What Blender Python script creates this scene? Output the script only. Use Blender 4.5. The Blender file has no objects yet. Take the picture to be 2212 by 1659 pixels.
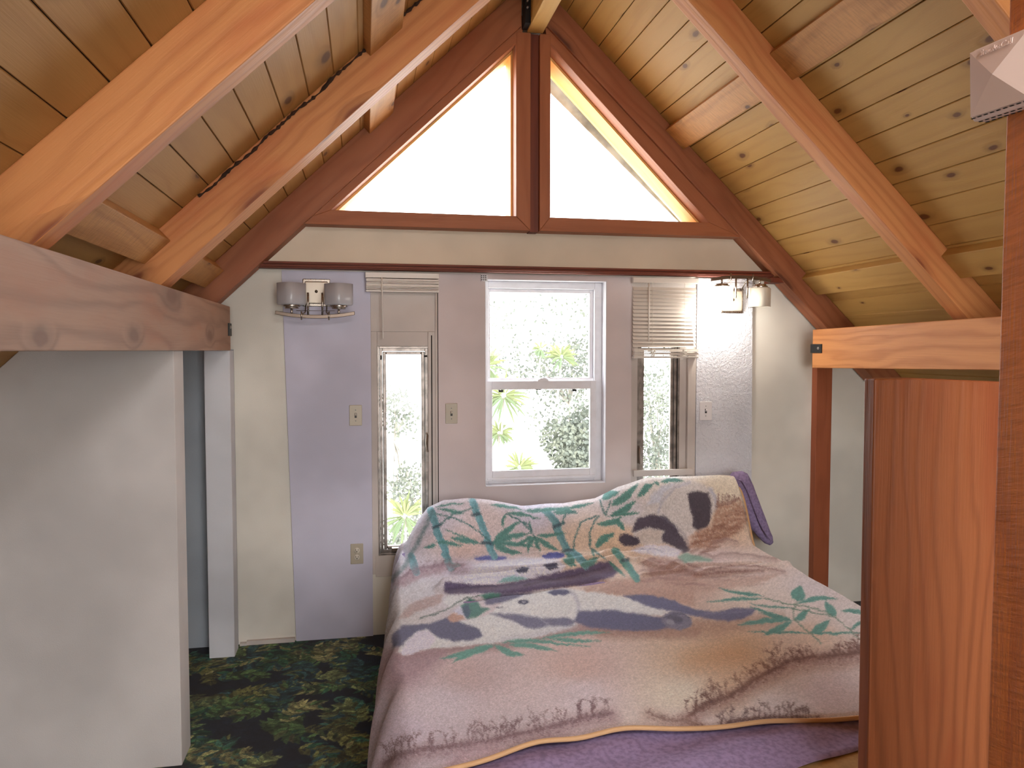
import bpy, bmesh, math, random
import numpy as np
from mathutils import Vector, Matrix, geometry
R=random.Random(7); NR=np.random.default_rng(11)
SC=bpy.context.scene; COL=SC.collection
# ---------------------------------------------------------------- camera calibration (2212x1659)
W,H=2212,1659; F=1640.; CX,CY=1106.,829.5; EYE=1.62; S=.95; SA=math.atan(S); CS=math.cos(SA); SN=math.sin(SA)
d_=np.array([(790-CX)/F,-(755-CY)/F,-1.]); d_/=np.linalg.norm(d_)
TH=math.asin(-d_[0]); PI_=math.atan2(d_[1],-d_[2])
cr=np.array([math.cos(TH),-math.sin(TH),0.]); cf=np.array([math.sin(TH)*math.cos(PI_),math.cos(TH)*math.cos(PI_),-math.sin(PI_)]); cu=np.cross(cr,cf)
CO=np.array([0,0,EYE])
def at(px,py,ax,val):
    "point of the measured photo pixel on a room plane (surveying the room from the photo)"
    d=cr*((px-CX)/F)+cu*(-(py-CY)/F)+cf; i='XYZ'.index(ax); s=(val-CO[i])/d[i]; return CO+d*s
cam=bpy.data.cameras.new('camera'); co=bpy.data.objects.new('camera',cam); COL.objects.link(co); SC.camera=co
cam.sensor_width=36; cam.lens=F/W*36; cam.clip_start=.02; co.location=(0,0,EYE)
co.matrix_world=Matrix(((cr[0],cu[0],-cf[0],0),(cr[1],cu[1],-cf[1],0),(cr[2],cu[2],-cf[2],EYE),(0,0,0,1)))
# ---------------------------------------------------------------- helpers
def lin(c):
    r=[]
    for v in c[:3]:
        v/=255.; r.append(v/12.92 if v<=.04045 else ((v+.055)/1.055)**2.4)
    return tuple(r)+(1.,)
def tag(o,label=None,cat=None,group=None,kind=None):
    if label:o['label']=label
    if cat:o['category']=cat
    if group:o['group']=group
    if kind:o['kind']=kind
    return o
def empty(name,loc,label,cat,group=None):
    o=bpy.data.objects.new(name,None); COL.objects.link(o); o.location=loc; o.empty_display_size=.05
    return tag(o,label,cat,group)
class MB:
    def __init__(s): s.v=[];s.f=[];s.uv=[];s.sm=[];s.mi=[]
    def add(s,vs,fs,L=(0,1,0),T=(0,0,1),smooth=False,rnd=True,mi=0):
        L=Vector(L).normalized();T=Vector(T).normalized();B=T.cross(L).normalized();T=L.cross(B)
        o=(R.uniform(0,50),R.uniform(0,50)) if rnd else (0,0)
        b=len(s.v); vs=[Vector(v) for v in vs]; s.v+=vs
        for f in fs:
            n=geometry.normal([vs[i] for i in f]) if len(f)<5 else geometry.normal([vs[f[0]],vs[f[len(f)//3]],vs[f[2*len(f)//3]]])
            a=abs(n.dot(L));t=abs(n.dot(T));c=abs(n.dot(B))
            for i in f:
                p=vs[i]
                if a>max(t,c): q=(p.dot(B),p.dot(T))
                elif t>=c: q=(p.dot(L),p.dot(B))
                else: q=(p.dot(L),p.dot(T)+1.3)
                s.uv.append((q[0]+o[0],q[1]+o[1]))
            s.f.append([b+i for i in f]); s.sm.append(smooth); s.mi.append(mi)
    def obox(s,O,A,B,C,**k):
        O,A,B,C=map(Vector,(O,A,B,C)); vs=[O,O+A,O+A+B,O+B,O+C,O+A+C,O+A+B+C,O+B+C]
        fs=[(0,3,2,1),(4,5,6,7),(0,1,5,4),(1,2,6,5),(2,3,7,6),(3,0,4,7)]
        if A.cross(B).dot(C)<0: fs=[f[::-1] for f in fs]
        k.setdefault('L',A);k.setdefault('T',C); s.add(vs,fs,**k)
    def box(s,x0,x1,y0,y1,z0,z1,g='Z',**k):
        L={'X':(1,0,0),'Y':(0,1,0),'Z':(0,0,1)}[g]; T=(0,1,0) if g!='Y' else (0,0,1)
        s.obox((x0,y0,z0),(x1-x0,0,0),(0,y1-y0,0),(0,0,z1-z0),L=L,T=T,**k)
    def prism(s,pts,ext,L=(0,0,1),T=(0,1,0),**k):
        pts=[Vector(p) for p in pts]; e=Vector(ext); n=len(pts)
        nn=geometry.normal(pts) if n>2 else e
        if nn.dot(e)>0: pts=pts[::-1]
        vs=pts+[p+e for p in pts]
        fs=[tuple(range(n)),tuple(range(2*n-1,n-1,-1))]+[((i+1)%n,i,n+i,n+(i+1)%n) for i in range(n)]
        s.add(vs,fs,L=L,T=T,**k)
    def tube(s,path,r,n=10,cap=True,smooth=True,sy=1.0,mi=0):
        P=[Vector(p) for p in path]; rs=r if hasattr(r,'__len__') else [r]*len(P); b=[];up=Vector((0,0,1))
        vs=[];fs=[]
        t0=(P[1]-P[0]).normalized(); a=t0.orthogonal().normalized() if abs(t0.z)>.9 else t0.cross(up).normalized()
        for i,p in enumerate(P):
            t=(P[min(i+1,len(P)-1)]-P[max(i-1,0)]).normalized(); a=(a-t*a.dot(t)).normalized(); c=t.cross(a)
            for j in range(n):
                w=2*math.pi*j/n; vs.append(p+a*math.cos(w)*rs[i]+c*math.sin(w)*rs[i]*sy)
        for i in range(len(P)-1):
            for j in range(n): fs.append((i*n+j,i*n+(j+1)%n,(i+1)*n+(j+1)%n,(i+1)*n+j))
        if cap: fs+=[tuple(range(n-1,-1,-1)),tuple((len(P)-1)*n+j for j in range(n))]
        s.add(vs,fs,smooth=smooth,mi=mi,L=P[-1]-P[0] if (P[-1]-P[0]).length>1e-6 else (0,0,1),T=a)
    def lathe(s,c,prof,n=24,axis=(0,0,1),smooth=True,sq=0):
        c=Vector(c); ax=Vector(axis).normalized(); a=ax.orthogonal().normalized(); b=ax.cross(a); vs=[];fs=[]
        for r,h in prof:
            for j in range(n):
                w=2*math.pi*j/n; q=1
                if sq: q=1/((abs(math.cos(w))**sq+abs(math.sin(w))**sq)**(1/sq))
                vs.append(c+ax*h+(a*math.cos(w)+b*math.sin(w))*r*q)
        for i in range(len(prof)-1):
            for j in range(n): fs.append((i*n+j,i*n+(j+1)%n,(i+1)*n+(j+1)%n,(i+1)*n+j))
        s.add(vs,fs,smooth=smooth,L=ax,T=a)
    def build(s,name,mat,parent=None,bevel=0,label=None,cat=None,group=None,kind=None,seg=2):
        me=bpy.data.meshes.new(name); off=Vector(parent.location) if parent is not None else Vector()
        par=parent
        if parent is not None and parent.parent is not None: off=off+Vector(parent.parent.location)
        o0=Vector()
        if parent is None and s.v:
            xs=[v.x for v in s.v];ys=[v.y for v in s.v];zs=[v.z for v in s.v]
            o0=Vector(((min(xs)+max(xs))/2,(min(ys)+max(ys))/2,min(zs))); off=o0
        me.from_pydata([tuple(v-off) for v in s.v],[],s.f)
        me.uv_layers.new(name='UVMap').data.foreach_set('uv',[x for q in s.uv for x in q])
        me.polygons.foreach_set('use_smooth',s.sm)
        for m in (mat if isinstance(mat,(list,tuple)) else [mat]): me.materials.append(m)
        me.polygons.foreach_set('material_index',s.mi)
        me.validate(); me.update()
        o=bpy.data.objects.new(name,me); COL.objects.link(o); o.location=o0
        if par is not None: o.parent=par
        if bevel:
            b=o.modifiers.new('bevel','BEVEL'); b.width=bevel; b.segments=seg; b.limit_method='ANGLE'; b.angle_limit=.6
            b.harden_normals=False
        return tag(o,label,cat,group,kind)
# ---------------------------------------------------------------- materials
class NT:
    def __init__(s,name):
        s.m=bpy.data.materials.new(name); s.m.use_nodes=True; s.n=s.m.node_tree; s.n.nodes.clear()
        s.out=s.n.nodes.new('ShaderNodeOutputMaterial'); s.b=s.N('ShaderNodeBsdfPrincipled'); s.n.links.new(s.b.outputs[0],s.out.inputs[0])
    def N(s,t,**k):
        x=s.n.nodes.new(t)
        for a,v in k.items(): setattr(x,a,v)
        return x
    def put(s,sock,v):
        if isinstance(v,bpy.types.NodeSocket): s.n.links.new(v,sock)
        elif v is not None: sock.default_value=v
    def math(s,op,a,b=None,c=None,clamp=False):
        x=s.N('ShaderNodeMath',operation=op,use_clamp=clamp); s.put(x.inputs[0],a)
        if b is not None: s.put(x.inputs[1],b)
        if c is not None: s.put(x.inputs[2],c)
        return x.outputs[0]
    def mix(s,f,a,b,mode='MIX'):
        x=s.N('ShaderNodeMix',data_type='RGBA',blend_type=mode); s.put(x.inputs[0],f); s.put(x.inputs[6],a); s.put(x.inputs[7],b); return x.outputs[2]
    def noise(s,vec,scale,detail=3,rough=.5,dist=0):
        x=s.N('ShaderNodeTexNoise'); s.put(x.inputs['Vector'],vec); x.inputs['Scale'].default_value=scale; x.inputs['Detail'].default_value=detail
        x.inputs['Roughness'].default_value=rough; x.inputs['Distortion'].default_value=dist; return x.outputs[0]
    def ramp(s,f,a,b,smooth=True):
        x=s.N('ShaderNodeMapRange'); x.interpolation_type='SMOOTHSTEP' if smooth else 'LINEAR'; s.put(x.inputs[0],f); x.inputs[1].default_value=a; x.inputs[2].default_value=b; return x.outputs[0]
    def comb(s,x,y,z=0.):
        c=s.N('ShaderNodeCombineXYZ'); s.put(c.inputs[0],x); s.put(c.inputs[1],y); s.put(c.inputs[2],z); return c.outputs[0]
    def bump(s,h,st,dist=.01):
        x=s.N('ShaderNodeBump'); x.inputs['Strength'].default_value=st; x.inputs['Distance'].default_value=dist; s.put(x.inputs['Height'],h); s.put(s.b.inputs['Normal'],x.outputs[0])
def wood(name,light,dark,knot=(70,38,22),ku=2.2,kv=6.0,kthr=.55,ring=38,rough=.55,grain=.35,tone=.35,bump=.25,saw=0,kr=.10,red=None):
    t=NT(name); uv=t.N('ShaderNodeUVMap').outputs[0]; sp=t.N('ShaderNodeSeparateXYZ'); t.put(sp.inputs[0],uv); u,v=sp.outputs[0],sp.outputs[1]
    # knots
    kvn=t.noise(uv,9,2); kw=t.comb(t.math('MULTIPLY',u,ku),t.math('MULTIPLY_ADD',v,kv,t.math('MULTIPLY',kvn,.12)))
    vo=t.N('ShaderNodeTexVoronoi',voronoi_dimensions='2D'); t.put(vo.inputs['Vector'],kw); vo.inputs['Scale'].default_value=1.; vo.inputs['Randomness'].default_value=.9
    dist=vo.outputs['Distance']; sc=t.N('ShaderNodeSeparateColor'); t.put(sc.inputs[0],vo.outputs['Color'])
    gate=t.ramp(sc.outputs[0],kthr,kthr+.02,False); size=t.math('MULTIPLY_ADD',sc.outputs[1],kr,kr*.55)
    rel=t.math('DIVIDE',dist,size); core=t.math('MULTIPLY',t.math('SUBTRACT',1.,t.ramp(rel,.55,1.05)),gate)
    halo=t.math('MULTIPLY',t.math('SUBTRACT',1.,t.ramp(rel,.6,2.6)),gate)
    # grain
    wl=t.noise(t.comb(t.math('MULTIPLY',u,1.1),t.math('MULTIPLY',v,5.)),1.,2,.5,.4)
    ringv=t.math('ADD',t.math('MULTIPLY',v,ring),t.math('ADD',t.math('MULTIPLY',wl,9.),t.math('MULTIPLY',halo,2.2)))
    sn=t.math('SINE',t.math('MULTIPLY',ringv,2.6)); rg=t.math('POWER',t.math('MULTIPLY_ADD',sn,.5,.5),2.2)
    fine=t.noise(t.comb(t.math('MULTIPLY',u,5.),t.math('MULTIPLY',v,170.)),1.,3,.6)
    tn=t.noise(t.comb(t.math('MULTIPLY',u,.55),t.math('MULTIPLY',v,1.6)),1.,2,.5)
    f1=t.math('ADD',t.math('MULTIPLY',rg,grain),t.math('MULTIPLY',t.math('SUBTRACT',fine,.45),grain*1.1))
    f1=t.math('ADD',f1,t.math('MULTIPLY',t.math('SUBTRACT',tn,.5),tone*3.),clamp=True)
    c=t.mix(f1,lin(light),lin(dark))
    if red: c=t.mix(t.math('MULTIPLY',t.ramp(t.noise(t.comb(t.math('MULTIPLY',u,1.7),t.math('MULTIPLY',v,7.)),1.,3,.6),.45,.75),.7),c,lin(red))
    c=t.mix(t.math('MULTIPLY',halo,.45),c,lin(tuple(x*.75 for x in dark)))
    c=t.mix(t.math('MULTIPLY',core,.85),c,lin(knot))
    t.put(t.b.inputs['Base Color'],c); t.b.inputs['Roughness'].default_value=rough; t.b.inputs['Specular IOR Level'].default_value=.35
    h=t.math('ADD',fine,t.math('MULTIPLY',rg,-.5))
    if saw:
        sw=t.noise(t.comb(t.math('MULTIPLY_ADD',v,22.,t.math('MULTIPLY',u,110.)),t.math('MULTIPLY',v,14.)),1.,3,.6); h=t.math('ADD',h,t.math('MULTIPLY',sw,saw))
        c2=t.mix(t.ramp(sw,.35,.75),c,t.mix(.25,c,(0.02,.01,.005,1))); t.put(t.b.inputs['Base Color'],c2)
    t.bump(h,bump,.004); return t.m
def paint(name,c,bump=.12,scale=260,rough=.75,vary=.04,tex=0):
    t=NT(name); g=t.N('ShaderNodeNewGeometry').outputs['Position']; n=t.noise(g,1.7,3); dk=tuple(x*(1-vary*3) for x in c)
    t.put(t.b.inputs['Base Color'],t.mix(t.ramp(n,.3,.7),lin(c),lin(dk))); t.b.inputs['Roughness'].default_value=rough; t.b.inputs['Specular IOR Level'].default_value=.25
    h=t.noise(g,scale,2)
    if tex: h=t.math('ADD',h,t.math('MULTIPLY',t.ramp(t.noise(g,65,3),.42,.62),tex))
    t.bump(h,bump,.004); return t.m
def plain(name,c,rough=.5,metal=0,spec=.5,bump=0,scale=200,vary=0):
    t=NT(name); t.b.inputs['Base Color'].default_value=lin(c); t.b.inputs['Roughness'].default_value=rough; t.b.inputs['Metallic'].default_value=metal; t.b.inputs['Specular IOR Level'].default_value=spec
    g=t.N('ShaderNodeTexCoord').outputs['Object']; n=t.noise(g,scale,2)
    if vary: t.put(t.b.inputs['Base Color'],t.mix(t.ramp(t.noise(g,scale*.1,4),.35,.7),lin(c),lin(tuple(x*(1-vary) for x in c))))
    t.put(t.b.inputs['Roughness'],t.math('MULTIPLY_ADD',n,.12,rough-.06))
    if bump: t.bump(n,bump,.003)
    return t.m
M={}
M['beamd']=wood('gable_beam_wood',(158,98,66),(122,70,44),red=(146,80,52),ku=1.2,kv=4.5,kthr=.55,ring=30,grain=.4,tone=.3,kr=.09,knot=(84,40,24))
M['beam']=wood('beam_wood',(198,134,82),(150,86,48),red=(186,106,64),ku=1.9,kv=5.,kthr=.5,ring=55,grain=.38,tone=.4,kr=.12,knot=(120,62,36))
M['header']=wood('header_wood',(154,116,92),(118,82,60),ku=1.6,kv=4.,kthr=.5,ring=30,grain=.6,tone=.35,red=(152,96,64),kr=.10,knot=(110,72,50))
M['headerR']=wood('header_wood_light',(206,140,84),(160,90,42),ku=1.6,kv=4.,kthr=.6,ring=30,grain=.45,tone=.3,kr=.09,knot=(110,66,38))
M['plank']=wood('pine_plank',(186,146,82),(150,104,50),ku=2.6,kv=5.4,kthr=.45,ring=34,grain=.2,tone=.35,kr=.065,knot=(88,42,16))
M['plankL']=wood('pine_plank_left',(178,134,78),(142,92,44),ku=2.8,kv=5.4,kthr=.45,ring=20,grain=.2,tone=.3,kr=.1,knot=(80,48,30))
M['block']=wood('blocking_wood',(196,142,84),(150,94,46),ku=3.,kv=6.,kthr=.5,ring=26,grain=.35,tone=.3,saw=.6,kr=.1,knot=(80,44,26))
M['casing']=wood('casing_wood',(158,96,62),(124,68,40),ku=1.2,kv=5.,kthr=.85,ring=30,grain=.3,tone=.2,knot=(80,40,24))
M['ledge']=wood('dark_ledge_wood',(112,52,32),(78,32,18),ku=1.,kv=5.,kthr=.85,ring=40,grain=.4,tone=.25,knot=(50,20,12))
M['reveal']=wood('pale_jamb_wood',(226,176,104),(200,142,76),ku=1.5,kv=5.,kthr=.8,ring=26,grain=.25,tone=.15)
M['board']=wood('dark_board_wood',(144,84,50),(98,52,28),ku=2.2,kv=4.2,kthr=.5,ring=60,grain=.45,tone=.45,red=(128,62,34),kr=.07,knot=(74,34,18),rough=.45)
M['post']=wood('rough_post_wood',(206,124,66),(168,84,38),ku=2.4,kv=5.,kthr=.6,ring=16,grain=.3,tone=.25,saw=1.4,bump=.6,kr=.12,knot=(120,60,30))
M['strip']=wood('wall_strip_wood',(150,82,52),(116,58,34),ku=1.,kv=5.,kthr=.9,ring=30,grain=.3,tone=.2)
M['deck']=plain('roof_deck',(60,36,20),.9,vary=.3)
M['cream']=paint('cream_wall',(226,221,211))
M['upper']=paint('warm_wall',(224,210,190),vary=.03)
M['partition']=paint('partition_wall',(206,200,198))
M['lav']=paint('lavender_sheet',(204,202,220),bump=.1)
M['pink']=paint('pinkish_sheet',(212,200,200),vary=.03)
M['texw']=paint('textured_sheet',(222,222,230),bump=.5,tex=1.5)
M['closet']=paint('closet_wall',(168,174,182))
M['postw']=paint('white_post',(216,216,222))
M['trimw']=paint('painted_trim',(206,196,190),bump=.15,vary=.06,rough=.55)
M['vinyl']=plain('white_vinyl',(226,226,232),.35,vary=.03)
M['alum']=plain('aluminium_frame',(150,140,134),.38,metal=.75,bump=.15,vary=.25)
M['darkgap']=plain('dark_gap',(22,16,14),.9)
M['nickel']=plain('brushed_nickel',(170,160,150),.28,metal=1.)
M['nickeld']=plain('dark_nickel',(112,98,88),.35,metal=.9)
M['plate']=plain('back_plate',(190,178,164),.4,metal=.5)
M['black']=plain('black_steel',(34,36,38),.5,metal=.5)
M['bolt']=plain('steel_bolt',(170,170,170),.35,metal=.9)
M['beige']=plain('beige_plastic',(176,166,148),.4)
M['whitep']=plain('white_plastic',(214,210,212),.4)
M['cream_p']=plain('cream_plastic',(200,192,178),.4)
M['device']=plain('alarm_plastic',(226,204,196),.45)
M['slat']=plain('blind_slat',(212,204,196),.4)
M['cord']=plain('cord_white',(225,218,208),.7)
M['purple']=plain('purple_cotton',(156,138,178),.85,spec=.15,bump=.2,scale=700,vary=.15)
M['tan']=plain('tan_ticking',(190,158,112),.9,spec=.1,bump=.3,scale=500,vary=.08)
M['binding']=plain('tan_binding',(200,160,118),.75,bump=.4,scale=900)
M['sheer']=plain('flashing_metal',(176,180,180),.5,metal=.2,vary=.35,scale=60)
M['trunk']=plain('bark',(120,116,108),.9)
def emis(name,c,st,base=(240,236,225)):
    t=NT(name); t.b.inputs['Base Color'].default_value=lin(base); t.b.inputs['Emission Color'].default_value=lin(c); t.b.inputs['Emission Strength'].default_value=st; t.b.inputs['Roughness'].default_value=.4; return t.m
M['shade_on']=emis('lit_glass_shade',(255,250,238),22.)
M['shade_dim']=emis('white_glass_shade',(255,244,225),.03,(206,198,184))
def frosted(name,c):
    t=NT(name); t.b.inputs['Base Color'].default_value=lin(c); t.b.inputs['Roughness'].default_value=.25
    g=t.N('ShaderNodeTexCoord').outputs['Object']; t.put(t.b.inputs['Base Color'],t.mix(t.noise(g,12,2),lin(c),lin(tuple(x*.93 for x in c)))); return t.m
M['shade_off']=frosted('frosted_grey_shade',(178,178,184))
def glass():
    t=NT('window_glass'); t.n.nodes.remove(t.b); tr=t.N('ShaderNodeBsdfTransparent'); gl=t.N('ShaderNodeBsdfGlossy'); gl.inputs['Roughness'].default_value=.02
    lw=t.N('ShaderNodeLayerWeight'); lw.inputs[0].default_value=.35; mx=t.N('ShaderNodeMixShader'); t.put(mx.inputs[0],t.math('MULTIPLY',lw.outputs['Fresnel'],.35)); t.n.links.new(tr.outputs[0],mx.inputs[1]); t.n.links.new(gl.outputs[0],mx.inputs[2]); t.n.links.new(mx.outputs[0],t.out.inputs[0]); return t.m
M['glass']=glass()
def leaf(name,c1,c2):
    t=NT(name); g=t.N('ShaderNodeTexCoord').outputs['Object']; t.put(t.b.inputs['Base Color'],t.mix(t.ramp(t.noise(g,2.5,2),.35,.65),lin(c1),lin(c2))); t.b.inputs['Roughness'].default_value=.6; return t.m
M['leafg']=leaf('grey_green_leaf',(80,85,74),(64,70,62)); M['leafy']=leaf('yellow_green_leaf',(98,104,60),(72,88,60))
def vcol(name,rough,bscale,bst):
    t=NT(name); a=t.N('ShaderNodeVertexColor',layer_name='Col'); g=t.N('ShaderNodeTexCoord').outputs['Object']
    n=t.noise(g,bscale,3,.7); f=t.ramp(n,.25,.75); c=t.mix(t.math('MULTIPLY_ADD',f,-.26,.24),a.outputs[0],(0.03,.025,.03,1.)); t.put(t.b.inputs['Base Color'],c)
    t.b.inputs['Roughness'].default_value=rough; t.b.inputs['Specular IOR Level'].default_value=.1
    t.b.inputs['Sheen Weight'].default_value=.15; t.bump(n,bst,.006); return t.m
M['blanket']=vcol('plush_blanket',.95,330,.55); M['carpet']=vcol('leaf_carpet',1.,420,.8)
# ---------------------------------------------------------------- wall with openings
def plate(mb,outer,holes,y0,y1,**k):
    loops=[outer]+holes; pts=[p for l in loops for p in l]
    tris=geometry.tessellate_polygon([[Vector((p[0],p[1],0)) for p in l] for l in loops])
    n=len(pts); vs=[Vector((p[0],y0,p[1])) for p in pts]+[Vector((p[0],y1,p[1])) for p in pts]; fs=[]
    for t in tris:
        a,b,c=[Vector((pts[i][0],pts[i][1],0)) for i in t]
        if (b-a).cross(c-a).z<0: t=(t[0],t[2],t[1])
        fs.append(tuple(t)); fs.append(tuple(n+i for i in t[::-1]))
    b=0
    for li,l in enumerate(loops):
        m=len(l); ar=sum(l[i][0]*l[(i+1)%m][1]-l[(i+1)%m][0]*l[i][1] for i in range(m)); fl=(ar<0)!=(li>0)
        for i in range(m):
            q=(b+i,b+(i+1)%m,n+b+(i+1)%m,n+b+i); fs.append(q if fl else q[::-1])
        b+=m
    mb.add(vs,fs,L=(1,0,0),T=(0,1,0),**k)
def zl(x): return 2.803+S*x
def zr(x): return 4.56-S*x
RX=.925; RZ=3.68
YW=4.315   # face of the base wall
YS=4.30    # face of the plasterboard sheets
def rect(x0,x1,z0,z1): return [(x0,z0),(x1,z0),(x1,z1),(x0,z1)]
# triangular openings (clear glass area) on casing plane y=4.2
CF=4.2
def q2(px,py,y=CF): p=at(px,py,'Y',y); return (float(p[0]),float(p[2]))
tl=[(-.175,2.365),(.832,2.365),(.832,3.315)]; tr_=[(1.028,2.365),(1.99,2.365),(1.028,3.315)]
WIN=(.672,1.395,.828,2.022)            # centre window opening
NL=(.062,.36,.455,1.638); NRW=(1.592,1.862,.40,1.66)
holes=[tl,tr_,rect(*WIN),rect(*NL),rect(*NRW)]
mb=MB(); plate(mb,[(-2.6,0),(4.4,0),(4.4,zr(4.4)+.02),(RX,RZ+.02),(-2.6,zl(-2.6)+.02)],holes,YW,4.46)
mb.build('wall_back',M['cream'],kind='structure')
# plaster sheets on the wall
mb=MB(); plate(mb,[(-.393,.0),(.028,.0),(.028,2.05),(-.445,2.05)],[],YS,YW); mb.build('trim_1',M['lav'],kind='structure',bevel=.002)
mb=MB(); plate(mb,[(.40,.0),(1.553,.0),(1.553,2.05),(.40,2.05)],[rect(*WIN)],YS,YW); mb.build('trim_2',M['pink'],kind='structure',bevel=.002)
mb=MB(); plate(mb,[(1.965,.0),(2.345,.0),(2.325,2.05),(1.965,2.05)],[],YS,YW); mb.build('trim_3',M['texw'],kind='structure',bevel=.002)
mb=MB(); plate(mb,[(-.62,2.09),(2.62,2.09),(2.28,2.30),(-.40,2.30)],[],YS,YW); mb.build('trim_4',M['upper'],kind='structure')
mb=MB()
mb.box(-.69,-.655,YS-.012,YW,0,.014,'X'); mb.box(-.655,-.40,YS-.008,YW,0,.022,'X'); mb.build('baseboard_back',M['trimw'],kind='structure')
# white surrounds of the narrow windows
mb=MB()
mb.box(.028,.40,YW-.010,YW,1.72,2.0); mb.box(.345,.40,YW-.012,YW,.36,1.72); mb.box(.028,.0615,YW-.008,YW,.35,1.72); mb.box(.062,.345,YW-.006,YW,1.638,1.72); mb.box(.045,.345,YW-.010,YW,.335,.455)
mb.box(.385,.398,YS-.004,YW,.75,2.02); mb.build('trim_5',M['trimw'],kind='structure',bevel=.002)
mb=MB(); mb.box(.3625,.3685,YW-.0135,YW-.008,.36,1.70); mb.box(.3995,.4025,YS-.003,YW,.74,2.0); mb.build('trim_shadow_gap',M['darkgap'],kind='structure')  # dark strips drawn in for the shadow gap along the niche edge
mb=MB()
mb.box(1.553,1.965,YW-.006,YW,1.66,2.03); mb.box(1.553,1.592,YW-.010,YW,.34,1.66); mb.box(1.905,1.955,YS-.015,YW,.34,1.60); mb.box(1.862,1.905,YW-.002,YW+.03,.34,1.66)
mb.build('trim_7',M['trimw'],kind='structure',bevel=.002)
mb=MB(); mb.box(1.56,1.935,YS-.03,YS-.012,.863,.90,'X'); mb.build('window_crossbar',M['trimw'],bevel=.002,label='thin white bar nailed across the narrow right window just above the bed',cat='wooden bar')
# ---- dark wooden ledge under the gable glass
mb=MB(); L_=.52
mb.box(-.60,2.57,4.235,YS,2.055,2.088,'X'); mb.box(-.60,2.57,4.222,4.24,2.062,2.073,'X'); mb.box(-.60,2.57,4.226,4.24,2.078,2.090,'X'); mb.box(2.40,2.60,4.19,YS,2.02,2.052,'X')
mb.build('wall_ledge',M['ledge'],bevel=.003,label='long dark-stained wooden ledge strip running across the wall above the three windows',cat='ledge')
# ---- triangular windows with wooden casings
def tri_window(num,tri,side,labelglass):
    # tri = clear opening
    x0=min(p[0] for p in tri); x1=max(p[0] for p in tri); zb=tri[0][1]; zt=max(p[1] for p in tri)
    root=bpy.data.objects.new('window_%d'%num,None); COL.objects.link(root); root.location=((x0+x1)/2,4.3,zb); tag(root,kind='structure')
    w=.082; mbx=MB(); w2=w/math.cos(math.atan((zt-zb)/(x1-x0)))
    yA,yB=CF,YS
    if side<0:
        A=(x0,zb);B=(x1,zb);C=(x1,zt); k=(zt-zb)/(x1-x0); dz=.088/math.cos(math.atan(k))
        Ao=(x0-.078/k-dz/k,zb-.078); Bo=(x1+w,zb-.078); Co=(x1+.06,zt+.06*k+dz)
        bottom=[A,B,Bo,Ao]; vert=[B,(x1,zt+.06),(x1+w,zt+.06),Bo]; slope=[Ao,A,C,(x1+.03,zt+.03*k),Co]
    else:
        A=(x1,zb);B=(x0,zb);C=(x0,zt); k=(zt-zb)/(x1-x0); dz=.088/math.cos(math.atan(k))
        Ao=(x1+.078/k+dz/k,zb-.078); Bo=(x0-.062,zb-.078); Co=(x0-.04,zt+.04*k+dz)
        bottom=[A,B,Bo,Ao]; vert=[B,(x0,zt+.06),(x0-.062,zt+.06),Bo]; slope=[Ao,A,C,(x0-.02,zt+.02*k),Co]
    def pr(poly,y0,y1,L): m=MB(); m.prism([(p[0],y0,p[1]) for p in poly],(0,y1-y0,0),L=L,T=(0,1,0)); return m
    pr(bottom,yA,yB+.012,(1,0,0)).build('bottom_casing',M['casing'],root,bevel=.003)
    pr(vert,yA-.002,yB+.012,(0,0,1)).build('upright_casing',M['casing'],root,bevel=.003)
    pr(slope,yA,yB+.012,(1,0,-side*k)).build('sloping_casing',M['casing'],root,bevel=.003)
    m=MB(); r=.012 # reveals
    n=Vector((k*(-side)*-1,0,1)).normalized()
    a=Vector((A[0],YS,A[1]));c=Vector((C[0],YS,C[1])); up=Vector((side*k,0,1)).normalized()*-1
    m.prism([a,c,c+up*r,a+up*r],(0,.17,0),L=(1,0,-side*k))
    m.box(x0,x1,YS,4.47,zb-.001,zb+.006,'X'); m.box(B[0]-.001 if side>0 else B[0]-.012,B[0]+.012 if side>0 else B[0]+.001,YS,4.47,zb,zt-.02)
    m.build('jamb',M['reveal'],root)
    m=MB(); m.prism([(p[0],4.44,p[1]) for p in tri],(0,.006,0)); m.build('pane',M['glass'],root)
    return root
tri_window(1,tl,-1,'left'); tri_window(2,tr_,1,'right')
mb=MB(); mb.box(.914,.966,4.225,YW,2.283,3.38,rnd=True); mb.build('mullion_post',M['ledge'],bevel=.002,label='dark recessed upright post between the two triangular gable windows',cat='post')
mb=MB(); e=.12; mb.prism([(2.17,4.50,2.36),(1.03,4.50,3.40),(1.03,4.50,3.22),(1.99,4.50,2.36)],(0,.01,0),L=(1,0,-.95)); mb.build('roof_flashing',M['sheer'],label='dusty grey metal strip outside along the slope of the right triangular window',cat='flashing')
# ---- centre window (white vinyl single hung)
x0,x1,z0,z1=WIN
root=bpy.data.objects.new('window_3',None); COL.objects.link(root); root.location=((x0+x1)/2,4.38,z0); tag(root,kind='structure')
mb=MB(); mb.box(x0,x0+.004,YS+.001,4.46,z0,z1);mb.box(x1-.004,x1,YS+.001,4.46,z0,z1);mb.box(x0,x1,YS+.001,4.46,z0,z0+.004,'X');mb.box(x0,x1,YS+.001,4.46,z1-.004,z1,'X'); mb.build('jamb',M['vinyl'],root)
fy=4.375; fx1=x1+.0; z_r=float(at(1170,824,'Y',fy)[2]); zr2=float(at(1170,840,'Y',fy)[2])
mb=MB(); mb.box(x0+.03,x1-.050,fy,4.44,z1-.045,z1-.004,'X');mb.box(x1-.050,x1-.004,fy,4.44,z0+.004,z1-.004);mb.box(x0+.004,x0+.03,fy,4.44,z0+.004,z1-.004);mb.box(x0+.03,x1-.05,fy,4.44,z0+.004,z0+.03,'X')
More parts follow.
